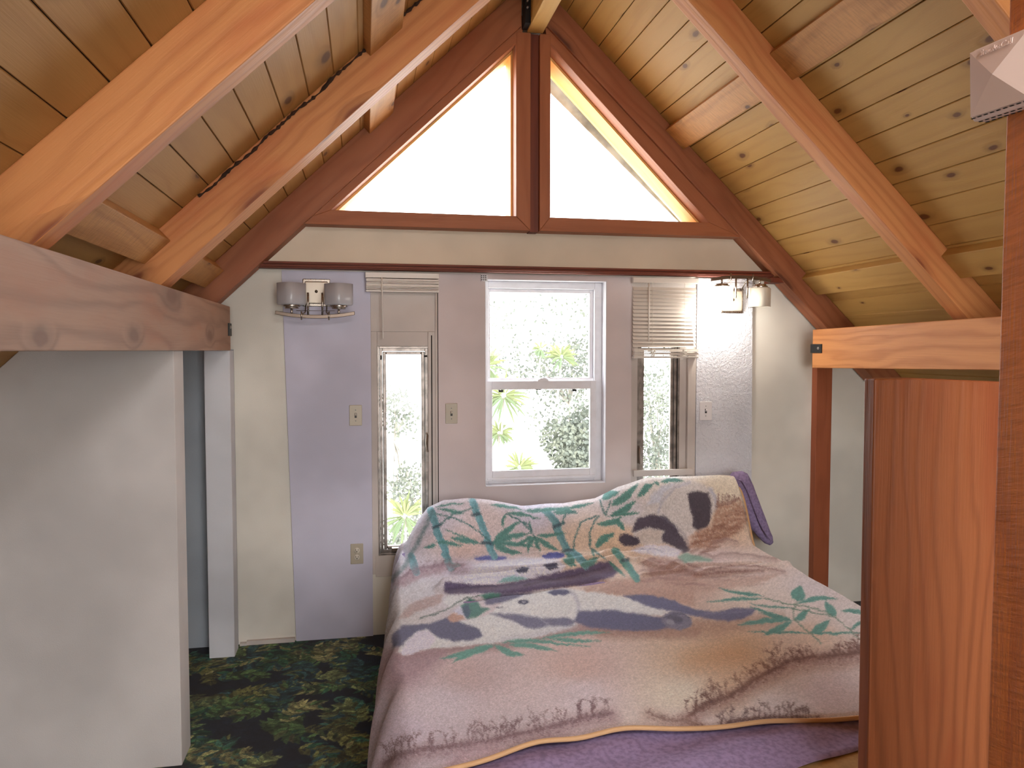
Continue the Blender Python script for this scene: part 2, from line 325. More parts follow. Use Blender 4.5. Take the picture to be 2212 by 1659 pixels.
mb.build('outer_frame',M['vinyl'],root,bevel=.003)
mb=MB(); mb.box(x0+.031,x1-.051,fy+.014,fy+.05,z_r-.02,z_r+.02,'X');mb.box(x1-.072,x1-.051,fy+.03,fy+.06,z_r+.02,z1-.046);mb.box(x0+.031,x0+.045,fy+.03,fy+.06,z_r+.02,z1-.046); mb.box(x0+.045,x1-.072,fy+.03,fy+.06,z1-.066,z1-.046,'X'); mb.build('upper_sash',M['vinyl'],root,bevel=.002)
sy=fy-.02
mb=MB(); mb.box(x0+.050,x1-.082,sy,fy-.001,zr2-.002,z_r+.004,'X');mb.box(x0+.008,x0+.050,sy,fy-.001,z0+.022,z_r+.004);mb.box(x1-.082,x1-.042,sy,fy-.001,z0+.022,z_r+.004);mb.box(x0+.050,x1-.082,sy,fy-.001,z0+.022,z0+.082,'X');mb.box(x0+.02,x1-.05,sy-.006,sy-.0005,z0+.03,z0+.042,'X')
lo=mb.build('lower_sash',M['vinyl'],root,bevel=.003)
mb=MB(); xc=float(at(1174,820,'Y',sy)[0]); mb.prism([(xc-.035,sy+.002,z_r+.003),(xc+.035,sy+.002,z_r+.003),(xc+.028,sy+.002,z_r+.012),(xc+.012,sy+.002,z_r+.02),(xc-.012,sy+.002,z_r+.02),(xc-.03,sy+.002,z_r+.012)],(0,.02,0)); mb.tube([(xc,sy+.005,z_r+.022),(xc+.02,sy,z_r+.026),(xc+.045,sy-.004,z_r+.022)],.003,6); mb.build('sash_lock',M['vinyl'],root,bevel=.001)
mb=MB()
for px in (1082,1241): a=at(px,841,'Y',sy); mb.box(a[0]-.014,a[0]+.014,sy-.002,sy+.01,zr2-.016,zr2-.003)
mb.box(xc-.045,xc-.012,sy-.001,sy+.01,zr2-.006,zr2-.0025); mb.build('tilt_latch',M['black'],root)
mb=MB(); mb.box(x0+.05,x1-.08,fy,fy+.004,z0+.08,zr2); mb.build('pane',M['glass'],root)
mb=MB(); mb.box(x0+.04,x1-.07,fy+.04,fy+.044,z_r,z1-.06); mb.build('pane',M['glass'],root)
# ---- narrow aluminium casements
def casement(num,x0,x1,z0,z1,hside,hz):
    root=bpy.data.objects.new('window_%d'%num,None); COL.objects.link(root); root.location=((x0+x1)/2,YW,z0); tag(root,kind='structure')
    def fr(a,b,c,d,w,ya,yb,wb=None):
        wb=wb or w; m=MB(); m.box(a,a+w,ya,yb,c,d); m.box(b-w,b,ya,yb,c,d); m.box(a+w,b-w,ya,yb,d-wb,d,'X'); m.box(a+w,b-w,ya,yb,c,c+wb,'X'); return m
    fr(x0,x1,z0,z1,.012,YW-.004,YW+.06).build('outer_frame',M['alum'],root,bevel=.0015)
    s=fr(x0+.013,x1-.015,z0+.012,z1-.01,.016,YW+.004,YW+.04,.018).build('sash',M['alum'],root,bevel=.0015)
    m=fr(x0+.030,x1-.032,z0+.031,z1-.029,.020,YW+.012,YW+.036,.018); m.build('glazing_bead',M['alum'],root,bevel=.004)
    m=MB(); m.box(x0+.05,x1-.052,YW+.026,YW+.03,z0+.048,z1-.046); m.build('pane',M['glass'],root)
    m=MB(); m.box(x1-.0145,x1-.0125,YW-.002,YW+.02,z0+.01,z1-.01); m.box(x0+.0125,x0+.0135,YW+.001,YW+.02,z0+.01,z1-.01); m.box(x0+.018,x0+.026,YW-.001,YW+.006,z1-.075,z1-.05); m.box(x1-.036,x1-.018,YW-.001,YW+.006,z1-.06,z1-.05); m.build('gasket',M['darkgap'],root)
    hx=x1-.022 if hside>0 else x0+.012
    m=MB(); m.tube([(hx,YW-.004,hz+.05),(hx,YW-.022,hz+.045),(hx-.004,YW-.03,hz),(hx+.003,YW-.022,hz-.05)],[.006,.008,.007,.005],8); m.box(hx-.008,hx+.008,YW-.006,YW+.004,hz-.05,hz+.06); m.build('latch_handle',M['nickeld'],root,bevel=.001)
    return root
cw=casement(4,NL[0],NL[1],NL[2],NL[3],1,1.09)
m=MB(); m.box(.135,.235,YW-.03,YW+.004,.478,.50,'X'); m.tube([(.18,YW-.02,.50),(.22,YW-.05,.515),(.26,YW-.06,.49)],.006,6); m.build('crank',M['nickeld'],cw,bevel=.002)
casement(5,NRW[0],NRW[1],NRW[2],NRW[3],-1,.985)
# ---------------------------------------------------------------- roof
def planks(side,name,mat):
    mb=MB(); dk=MB(); x0=-.774 if side<0 else 1.209; p=.0945 if side<0 else .0927; k=-20
    U=Vector((1,0,S)) if side<0 else Vector((1,0,-S)); N=Vector((-S,0,1)).normalized() if side<0 else Vector((S,0,1)).normalized()
    zf=zl if side<0 else zr
    for k in range(-20,40):
        a=x0+k*p; b=a+p
        if side<0:
            if a<-2.7 or a>RX-.01: continue
            b=min(b,RX)
        else:
            if b<RX+.01 or a>4.4: continue
            a=max(a,RX)
        g=.0012
        # shallow chamfered plank: face + bevelled groove edges
        O=Vector((a,-2.6,zf(a))); A=U*(b-a); h=N*.016
        e=.0022
        u=U.normalized(); w=A.length
        prof=[(g,.004),(g+e,0),(w-g-e,0),(w-g,.004),(w-g,.016),(g,.016)]
        vs=[];
        for y in (-2.6,4.5):
            for s_,t_ in prof: vs.append(Vector((a,y,zf(a)))+u*s_+N*t_)
        n=6; fs=[tuple(range(n)),tuple(range(2*n-1,n-1,-1))]+[((i+1)%n,i,n+i,n+(i+1)%n) for i in range(n)]
        if side<0: fs=[f for f in fs]
        mb.add(vs,fs,L=(0,1,0),T=N)
    mb.build(name,mat,kind='structure')
    if side<0: pts=[(-2.7,-2.6,zl(-2.7)),(RX,-2.6,RZ)]
    else: pts=[(RX,-2.6,RZ),(4.4,-2.6,zr(4.4))]
    a,b=map(Vector,pts); dk.prism([a+N*.012,b+N*.012,b+N*.03,a+N*.03],(0,7.1,0)); dk.build(name+'_deck',M['deck'],kind='structure')
planks(-1,'ceiling_left',M['plankL']); planks(1,'ceiling_right',M['plank'])
def rafter(side,y0,y1,h,label,xlow,xhigh,mat='beam',wob=0):
    zf=zl if side<0 else zr; d=h/CS; mb=MB()
    L=Vector((1,0,S if side<0 else -S)).normalized()
    n=14; xs=[xlow+(xhigh-xlow)*i/n for i in range(n+1)]
    top=[(x,y0,zf(x)) for x in xs]; bot=[(x,y0,zf(x)-d+(R.uniform(-1,1)*wob)) for x in xs][::-1]
    mb.prism([Vector(p) for p in top+bot],(0,y1-y0,0),L=L,T=(0,1,0))
    return mb.build('roof_rafter',M[mat],bevel=.004,label=label,cat='rafter',group='roof rafters')
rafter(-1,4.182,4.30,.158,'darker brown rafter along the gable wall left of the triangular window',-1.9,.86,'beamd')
RB=rafter(-1,3.095,3.235,.156,'orange left rafter one bay before the gable wall, with rough bark edge',-1.9,.878)
rafter(-1,1.955,2.045,.160,'broad knotty orange rafter nearest the camera at upper left',-1.9,.878)
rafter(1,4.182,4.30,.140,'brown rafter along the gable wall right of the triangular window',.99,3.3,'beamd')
rafter(1,3.048,3.14,.150,'orange right rafter one bay in front of the gable wall',.985,3.3)
rafter(1,1.95,2.04,.150,'rafter at top right corner beside the rough post',.985,3.3)
rafter(-1,.83,.92,.158,'left rafter above the camera',-1.9,.878); rafter(1,.83,.92,.150,'right rafter above the camera',.985,3.3)
# bark edge on the second left rafter
mb=MB(); pts=[]
for i in range(170):
    x=-.62+i*.0078; pts.append((x,3.091,zl(x)-.010-.010*abs(math.sin(i*.09)+.5*math.sin(i*.3))-.003*R.random()))
mb.tube(pts,[.002+.007*R.random() for _ in pts],5,smooth=False); mb.build('bark_edge',M['deck'],RB,label='ragged dark bark edge')
def block(side,xa,xb,y0,y1,h,label,mat='block'):
    zf=zl if side<0 else zr; mb=MB(); N=(Vector((-S,0,1)) if side<0 else Vector((S,0,1))).normalized()*-h
    a=Vector((xa,y0,zf(xa)));b=Vector((xb,y0,zf(xb))); mb.prism([a,b,b+N,a+N],(0,y1-y0,0),L=(0,1,0),T=N)
    return mb.build('blocking_board',M[mat],bevel=.003,label=label,cat='blocking board',group='boards between the rafters')
block(-1,0.0,.125,3.235,4.182,.045,'short pale board between the gable rafter and next left rafter, high beside the triangular window')
block(-1,.0,.125,2.045,3.095,.042,'short pale board at top left between the two front left rafters')
block(-1,-.86,-.765,2.045,3.095,.062,'wide board low between the two front left rafters above the left header beam')
block(-1,-.86,-.765,3.235,4.182,.065,'dark board low beside the gable rafter above the left header beam')
block(1,1.735,1.845,3.14,4.182,.045,'rough-sawn board with dark knots between the right rafters beside the triangular window')
block(1,1.735,1.845,2.04,3.048,.036,'long board between the right rafters near the top edge, with a knot at its end')
block(1,2.61,2.715,3.14,4.182,.045,'low board between the gable rafter and next right rafter above the right header beam','plank')
block(1,2.61,2.715,2.04,3.048,.05,'low board on the right rafter behind the rough post','plank')
# ridge beam
mb=MB(); mb.box(.893,.983,-2.4,4.20,3.375,3.66,'Y'); mb.build('ridge_beam',M['plank'],bevel=.005,label='pale golden ridge beam running overhead to the top of the gable windows',cat='beam')
mb=MB(); mb.box(.863,.8925,4.10,4.19,3.385,3.56); br=mb.build('ridge_shadow_block',M['darkgap'],label='dark block standing for deep shadow, with two bolts, beside the end of the ridge beam',cat='bracket')  # dark block put where deep shadow lies between casing and beam
for dz in (3.50,3.465):
    m=MB(); m.lathe((.874,4.10,dz),[(0,-.012),(.006,-.012),(.006,0)],8,(0,1,0)); m.build('bolt',M['bolt'],br)
# ---------------------------------------------------------------- header beams, posts
def header(xf,th,y0,y1,z0a,z1a,z0b,z1b,mat,label,sgn):
    mb=MB(); x2=xf+sgn*th
    vs=[(xf,y0,z0a),(xf,y1,z0b),(xf,y1,z1b),(xf,y0,z1a),(x2,y0,z0a),(x2,y1,z0b),(x2,y1,z1b),(x2,y0,z1a)]
    fs=[(0,1,2,3),(7,6,5,4),(0,4,5,1),(1,5,6,2),(2,6,7,3),(3,7,4,0)]
    if sgn<0: fs=[f[::-1] for f in fs]
    mb.add(vs,fs,L=(0,1,0),T=(1,0,0)); return mb
hb=header(-.69,.10,-.6,4.16,1.618,1.843,1.615,1.843,'header','',-1).build('header_beam',M['header'],bevel=.004,label='thick brownish header beam carrying the left rafters above the white partition',cat='beam')
hb2=header(2.62,.10,2.05,4.12,1.545,1.77,1.51,1.738,'headerR','',1).build('header_beam',M['headerR'],bevel=.004,label='lighter header beam carrying the right rafters, with a black bracket at its end',cat='beam')
def bracket(parent,x0,x1,y0,y1,z0,z1,bx,by,bz,ax):
    m=MB(); m.box(x0,x1,y0,y1,z0,z1); o=m.build('metal_bracket',M['black'],parent,bevel=.001,label='small black steel bracket')
    m=MB(); m.lathe((bx,by,bz),[(0,.006),(.007,.004),(.009,0)],10,ax); m.build('bolt',M['bolt'],o)
bracket(hb,-.692,-.684,4.09,4.165,1.69,1.755,-.684,4.125,1.735,(1,0,0))
bracket(hb2,2.614,2.622,4.02,4.13,1.60,1.652,2.614,4.05,1.627,(-1,0,0))
mb=MB(); mb.box(-.820,-.692,4.142,4.26,0,1.615); mb.build('corner_post',M['postw'],bevel=.003,label='white boxed post under the far end of the left header beam',cat='post')
mb=MB(); mb.box(2.745,2.852,4.262,YW,0.0,1.51); mb.build('wall_strip',M['strip'],bevel=.003,label='upright reddish-brown board on the wall below the right header beam',cat='wall board')
mb=MB(); mb.box(-1.6,-.700,YW-.006,YW,0.0,1.62); mb.build('trim_8',M['closet'],kind='structure')
# diagonal brace below the left header
mb=MB(); q=[(-.885,1.70),(-1.30,1.30),(-1.30,1.12),(-.885,1.53)]
a=[(-.79,1.80),(-1.35,1.265),(-1.35,1.08),(-.79,1.615)]
mb.prism([(p[0]-.095,1.95,p[1]+.0) for p in a],(0,.09,0),L=(1,0,1)); mb.build('diagonal_brace',M['board'],bevel=.003,label='dark corner of a sloping brace below the left header at the left picture edge',cat='brace')
# left partition
mb=MB(); mb.prism([(-.717,3.08,0),(-.717,3.08,1.6165),(-1.248,3.08,1.6165),(-2.6,3.08,.33),(-2.6,3.08,0)],(0,.15,0)); mb.build('wall_left',M['partition'],kind='structure',bevel=.003)
# outer low walls and room shell
mb=MB(); mb.box(-2.62,-2.5,-2.6,4.46,0,.45); mb.build('wall_left_eave',M['cream'],kind='structure')
mb=MB(); mb.box(4.28,4.40,-2.6,4.46,0,.55); mb.build('wall_right_eave',M['cream'],kind='structure')
mb=MB(); plate(mb,[(-2.6,0),(4.4,0),(4.4,zr(4.4)),(RX,RZ),(-2.6,zl(-2.6))],[rect(-.4,2.2,.7,2.3)],-2.7,-2.6); mb.build('wall_front',M['cream'],kind='structure')
# ---------------------------------------------------------------- right foreground
mb=MB(); BY=1.50
P=[at(1890,820,'Y',BY),at(2150,829,'Y',BY)]
zt=1.528
zt=float(P[0][2]); xa=float(P[0][0]); xb=float(at(1877,1659,'Y',BY)[0]); mb.prism([(xb,BY,0.0),(xa,BY,zt+.002),(xa+.1,BY,zt+.003),(1.46,BY,zt-.008),(1.46,BY,0.0)],(0,.038,0),L=(0,0,1)); mb.build('upright_board',M['board'],bevel=.004,label='wide dark reddish wooden board standing upright at the foot of the bed',cat='wooden board')
px_=1.034
mb=MB(); mb.box(px_,px_+.14,.95,1.088,0,zr(px_+.14)-.01); post=mb.build('rough_post',M['post'],bevel=.004,label='rough-sawn orange timber post at the right picture edge',cat='post')
# alarm box on the post
c=Vector((px_,1.062,2.058)); dev=empty('alarm_box',c,'square white plastic alarm with faceted face and vent slots on the rough post','alarm')
def local_dev():
    # face looks towards -X; size .115
    hw=.058; n=Vector((-1,-.10,-.05)).normalized(); hy=Vector((-.16,1,0)); hy=(hy-n*hy.dot(n)).normalized(); hz=n.cross(hy); 
    if hz.z<0: hz=-hz
    return hw,n,hy,hz
hw,dn,dy,dz=local_dev()
def dp(a,b,t): return c+dy*a+dz*b+dn*t
m=MB(); ring=lambda k,t,z=0:[dp(-k,-k+z,t),dp(k,-k+z,t),dp(k,k,t),dp(-k,k,t)]
sq=[ring(hw*.94,.0),ring(hw,.012),ring(hw,.032),ring(hw*.9,.044)]
vs=[p for s_ in sq for p in s_]+[dp(0,0,.062)]; fs=[]
for i in range(3):
    for j in range(4): fs.append((i*4+j,i*4+(j+1)%4,(i+1)*4+(j+1)%4,(i+1)*4+j))
fs.append((3,2,1,0))
m.add(vs[:-1],fs); m.build('housing',M['device'],dev,bevel=.005,seg=3)
m=MB(); r=ring(hw*.9,.0445); m.add(r+[dp(0,0,.058)],[(0,1,4),(1,2,4),(2,3,4),(3,0,4)]); m.build('faceted_cover',M['device'],dev)
m=MB()
for i in range(9):
    a=-hw*.8+i*hw*.2
    for bz,tt in ((-hw*.93,.040),(-hw*1.0,.024),(-hw*1.0,.010)):
        O=dp(a,bz,tt); m.obox(O,dy*.0062,dn*.003,dz*-.001)
m.build('vent_slots',M['darkgap'],dev)
cu_=bpy.data.curves.new('raised_lettering','FONT'); cu_.body='SmokeCall'; cu_.size=.0135; cu_.extrude=.0006; cu_.align_x='CENTER'
tmp=bpy.data.objects.new('tmp',cu_); COL.objects.link(tmp); bpy.context.view_layer.update()
tme=bpy.data.meshes.new_from_object(tmp.evaluated_get(bpy.context.evaluated_depsgraph_get())); bpy.data.objects.remove(tmp); tme.materials.clear(); tme.materials.append(M['device'])
to=bpy.data.objects.new('raised_lettering',tme); COL.objects.link(to)
tx=-dy; ty=(dz*.97-dn*.25).normalized(); tz=tx.cross(ty).normalized(); ty=tz.cross(tx)
pos=dp(.0,hw*.66,.0505)
to.matrix_world=Matrix(((tx.x,ty.x,tz.x,pos.x),(tx.y,ty.y,tz.y,pos.y),(tx.z,ty.z,tz.z,pos.z),(0,0,0,1)))
mm=to.matrix_world.copy(); to.parent=dev; to.matrix_parent_inverse=Matrix.Translation(-c); to.matrix_world=mm
# ---------------------------------------------------------------- electrical plates
def switch(cx_,cz,mat,label,name='light_switch',toggle='cream_p',w=.069,h=.115):
    root=empty(name,(cx_,YS,cz-h/2),label,'light switch')
    m=MB(); m.box(cx_-w/2,cx_+w/2,YS-.006,YS,cz-h/2,cz+h/2); m.build('cover_plate',M[mat],root,bevel=.003)
    m=MB(); m.box(cx_-.006,cx_+.006,YS-.0068,YS-.005,cz-.013,cz+.013); m.build('slot',M['black'],root)
    m=MB(); m.obox((cx_-.004,YS-.006,cz-.004),(.008,0,0),(0,-.012,.008),(0,.003,.009)); m.build('toggle',M[toggle],root,bevel=.001)
    for s_ in (-1,1):
        m=MB(); m.lathe((cx_,YS-.006,cz+s_*.030),[(0,.0015),(.003,.001),(.0035,0)],10,(0,-1,0)); m.build('screw',M['bolt'],root)
switch(-.058,1.254,'beige','beige light switch on the lavender wall sheet left of the narrow left window')
switch(.476,1.256,'beige','beige light switch on the pinkish wall left of the centre window')
switch(2.026,1.247,'whitep','white light switch on the textured wall right of the narrow right window',toggle='whitep',w=.08)
a=at(771,1196,'Y',YS); ox,oz=float(a[0]),float(a[2])
root=empty('wall_outlet',(ox,YS,oz-.058),'beige double power outlet low on the lavender wall sheet beside the bed','power outlet')
m=MB(); m.box(ox-.035,ox+.035,YS-.006,YS,oz-.0575,oz+.0575); m.build('cover_plate',M['beige'],root,bevel=.003)
for s_ in (-1,1):
    m=MB(); m.lathe((ox,YS-.0055,oz+s_*.0195),[(0,.003),(.0145,.003),(.0165,.001),(.0165,0)],20,(0,-1,0)); f=m.build('socket_face',M['cream_p'],root)
    m=MB(); zc=oz+s_*.0195; m.box(ox-.0075,ox-.0055,YS-.0095,YS-.0084,zc,zc+.009); m.box(ox+.0055,ox+.0075,YS-.0095,YS-.0084,zc,zc+.008); m.lathe((ox,YS-.0084,zc-.006),[(0,.001),(.0028,.001),(.0028,0)],8,(0,-1,0)); m.build('socket_holes',M['darkgap'],f)
m=MB(); m.box(*[float(v) for v in (at(1038,600,'Y',YS)[0],at(1052,600,'Y',YS)[0])],YS-.02,YS,2.008,2.045)
root=m.build('blind_bracket',M['whitep'],bevel=.002,label='small empty blind bracket on the wall at top left corner of the centre window',cat='bracket')
m=MB(); bx=float(at(1045,600,'Y',YS-.02)[0]); 
for i in range(3):
    for j in range(3): m.box(bx-.014+i*.011,bx-.008+i*.011,YS-.022,YS-.0195,2.012+j*.011,2.018+j*.011)
m.build('bracket_holes',M['darkgap'],root)
# ---------------------------------------------------------------- wall lamps
def sconce(cx_,cz,flip,label,litL,litR,hw=.205,r=.066):
    "flip=1: shades up over the bar; flip=-1: upside down"
    f=flip; root=empty('wall_sconce',(cx_,YS,cz-.1),label,'wall lamp')
    Y=YS-.115
    m=MB(); m.box(cx_-.062,cx_+.062,YS-.022,YS,cz-.062,cz+.062); m.build('back_plate',M['plate'],root,bevel=.008,seg=3)
    m=MB(); m.box(cx_-.073,cx_+.073,YS-.008,YS,cz-.075,cz+.075); m.build('plate_rim',M['nickel'],root,bevel=.006,seg=3)
    m=MB(); m.lathe((cx_,YS-.022,cz+.006),[(0,.004),(.006,.003),(.0085,0)],14,(0,-1,0)); m.build('finial',M['nickeld'],root)
    # curved bar
    zb=cz-f*.135; n=16; vs=[];fs=[]; t=.0095
    for i in range(n+1):
        x=cx_-hw+2*hw*i/n; k=(x-cx_)/hw; z=zb+f*.013*k*k*1.6; vs+=[(x,Y-.006,z-t),(x,Y-.006,z+t),(x,Y+.006,z+t),(x,Y+.006,z-t)]
    for i in range(n):
        for j in range(4): fs.append((i*4+j,i*4+(j+1)%4,i*4+4+(j+1)%4,i*4+4+j))
    fs+=[(0,3,2,1) if 1 else None,(n*4,n*4+1,n*4+2,n*4+3)]
    m=MB(); m.add(vs,[tuple(q[::-1]) for q in fs],L=(1,0,0),T=(0,1,0)); m.build('curved_bar',M['nickeld'],root,bevel=.002)
    for s_ in (-1,1):
        m=MB(); m.tube([(cx_+s_*.037,Y-.010,cz-f*.008),(cx_+s_*.037,Y-.010,zb+f*.008)],.0055,8); m.build('upright_rod',M['nickel'],root)
        m=MB(); m.tube([(cx_+s_*.071,Y-.012,zb+f*.028),(cx_+s_*.071,Y-.012,zb-f*.018)],.0045,8); m.build('short_rod',M['nickel'],root)
        m=MB(); m.tube([(cx_+s_*.055,YS-.01,cz-f*.06),(cx_+s_*.055,YS-.07,cz-f*.11),(cx_+s_*.071,Y-.006,zb+f*.01)],.004,8); m.build('arm',M['nickel'],root)
    m=MB(); m.tube([(cx_-.1,Y+.02,zb+f*.033),(cx_+.1,Y+.02,zb+f*.033)],.0015,6); m.build('cross_wire',M['nickeld'],root)
    for s_,lit in ((-1,litL),(1,litR)):
        x=cx_+s_*.122; z0=cz-f*.077
        m=MB(); m.tube([(x,Y,zb+f*.005),(x,Y,z0-f*.01)],.006,8); m.build('stem',M['nickel'],root)
        m=MB(); pr=[(0,-.016),(.036,-.016),(.036,-.006),(.045,-.006),(.045,.004),(0,.004)]; m.lathe((x,Y,z0),pr,24,(0,0,f)); m.build('cup',M['nickel'],root,bevel=.0015)
        m=MB(); m.lathe((x,Y,z0),[(.0,.003),(r*.93,.004),(r*1.0,.012),(r*1.0,.118),(r*.965,.118),(r*.965,.014),(0,.012)],32,(0,0,f),sq=3.2); m.build('glass_shade',M[lit],root)
    return root
a=at(682,628,'Y',YS-.02); sconce(float(a[0])+.003,float(a[2])-.01,1,'unlit wall lamp with two upright grey glass shades, left of the narrow left window','shade_off','shade_off')
a=at(1582,648,'Y',YS-.02); SX,SZ=float(a[0])+.005,float(a[2])-.005
sconce(SX,SZ,-1,'wall lamp hung upside down at right with its left shade glowing white','shade_on','shade_dim',hw=.19,r=.060)
# ---------------------------------------------------------------- blinds
def blind_left():
    x0=float(at(789,600,'Y',4.26)[0]); x1=float(at(948,600,'Y',4.26)[0]); zt=2.045
    root=empty('venetian_blind',((x0+x1)/2,4.27,zt-.11),'white venetian blind pulled fully up above the narrow left window','blind','window blinds')
    m=MB(); m.box(x0,x1,4.245,4.285,zt-.032,zt-.002,'X'); m.build('headrail',M['slat'],root,bevel=.002)
    for i in range(9):
        z=zt-.038-i*.0068; m=MB(); dx=R.uniform(-.002,.002); dzz=R.uniform(-.001,.001)
        m.obox((x0+.004,4.247+dx,z-.0026+dzz),(x1-x0-.006,0,R.uniform(-.0015,.0015)),(0,.034,0),(0,0,.0056),L=(1,0,0)); m.build('slat',M['slat'],root,bevel=.0012)
    m=MB(); m.box(x0+.003,x1,4.247,4.284,zt-.108,zt-.098,'X'); m.build('bottom_rail',M['slat'],root,bevel=.002)
    xw=float(at(825,620,'Y',4.235)[0]); m=MB(); m.tube([(xw,4.238,zt-.03),(xw,4.236,zt-.1),(xw+.004,4.24,1.68)],.0035,8); m.build('wand',M['slat'],root)
    xc=float(at(943,640,'Y',4.27)[0]); m=MB(); m.tube([(xc,4.27,zt-.11),(xc+.001,4.275,1.75)],.0015,6); m.build('cord',M['cord'],root)
blind_left()
def blind_right():
    x0=float(at(1368,620,'Y',4.26)[0]); x1=float(at(1506,620,'Y',4.26)[0]); zt=2.045
    root=empty('venetian_blind',((x0+x1)/2,4.27,1.56),'white venetian blind half lowered with a tangled bundle of slats over the narrow right window','blind','window blinds')
    m=MB(); m.box(x0-.005,x1+.005,4.245,4.285,zt-.034,zt-.002,'X'); m.build('headrail',M['slat'],root,bevel=.003)
    zs=float(at(1440,624,'Y',4.265)[2]); zend=float(at(1440,746,'Y',4.265)[2]); n=16
    for i in range(n):
        z=zs+(zend-zs)*i/(n-1); m=MB(); m.obox((x0,4.254,z-.0105),(x1-x0-.006,0,0),(0,.016,.019),(0,-.0006,.0006)); m.build('slat',M['slat'],root)
    for i in range(7):
        z=float(at(1440,754+i*2.6,'Y',4.26)[2]); m=MB(); m.obox((x0+.003,4.243+R.uniform(-.003,.003),z-.003),(x1-x0+.004,0,R.uniform(-.004,.001)),(0,.036,0),(0,0,.0058),L=(1,0,0)); m.build('slat',M['slat'],root,bevel=.0012)
    m=MB(); zb=float(at(1440,772,'Y',4.26)[2]); m.box(x0+.002,x1+.006,4.245,4.283,zb-.005,zb+.006,'X'); m.build('bottom_rail',M['slat'],root,bevel=.003)
    xw=float(at(1402,620,'Y',4.24)[0]); m=MB(); m.tube([(xw,4.24,zt-.035),(xw,4.238,float(at(1402,737,'Y',4.24)[2]))],.0042,8); m.build('wand',M['slat'],root)
    for px in (1409,1478):
        xx=float(at(px,650,'Y',4.25)[0]); m=MB(); m.tube([(xx,4.245,zt-.03),(xx+.003,4.246,zend+.02),(xx-.002,4.243,zb)],.0011,5)
        pts=[]
        for i in range(26): pts.append((xx+.018*math.sin(i*1.7)+.004*math.cos(i*4.1),4.236+.003*math.sin(i*2.3),zb+.045-i*.0016+.006*math.sin(i*2.9)))
        m.tube(pts,.0013,5); m.build('cord',M['cord'],root)
blind_right()
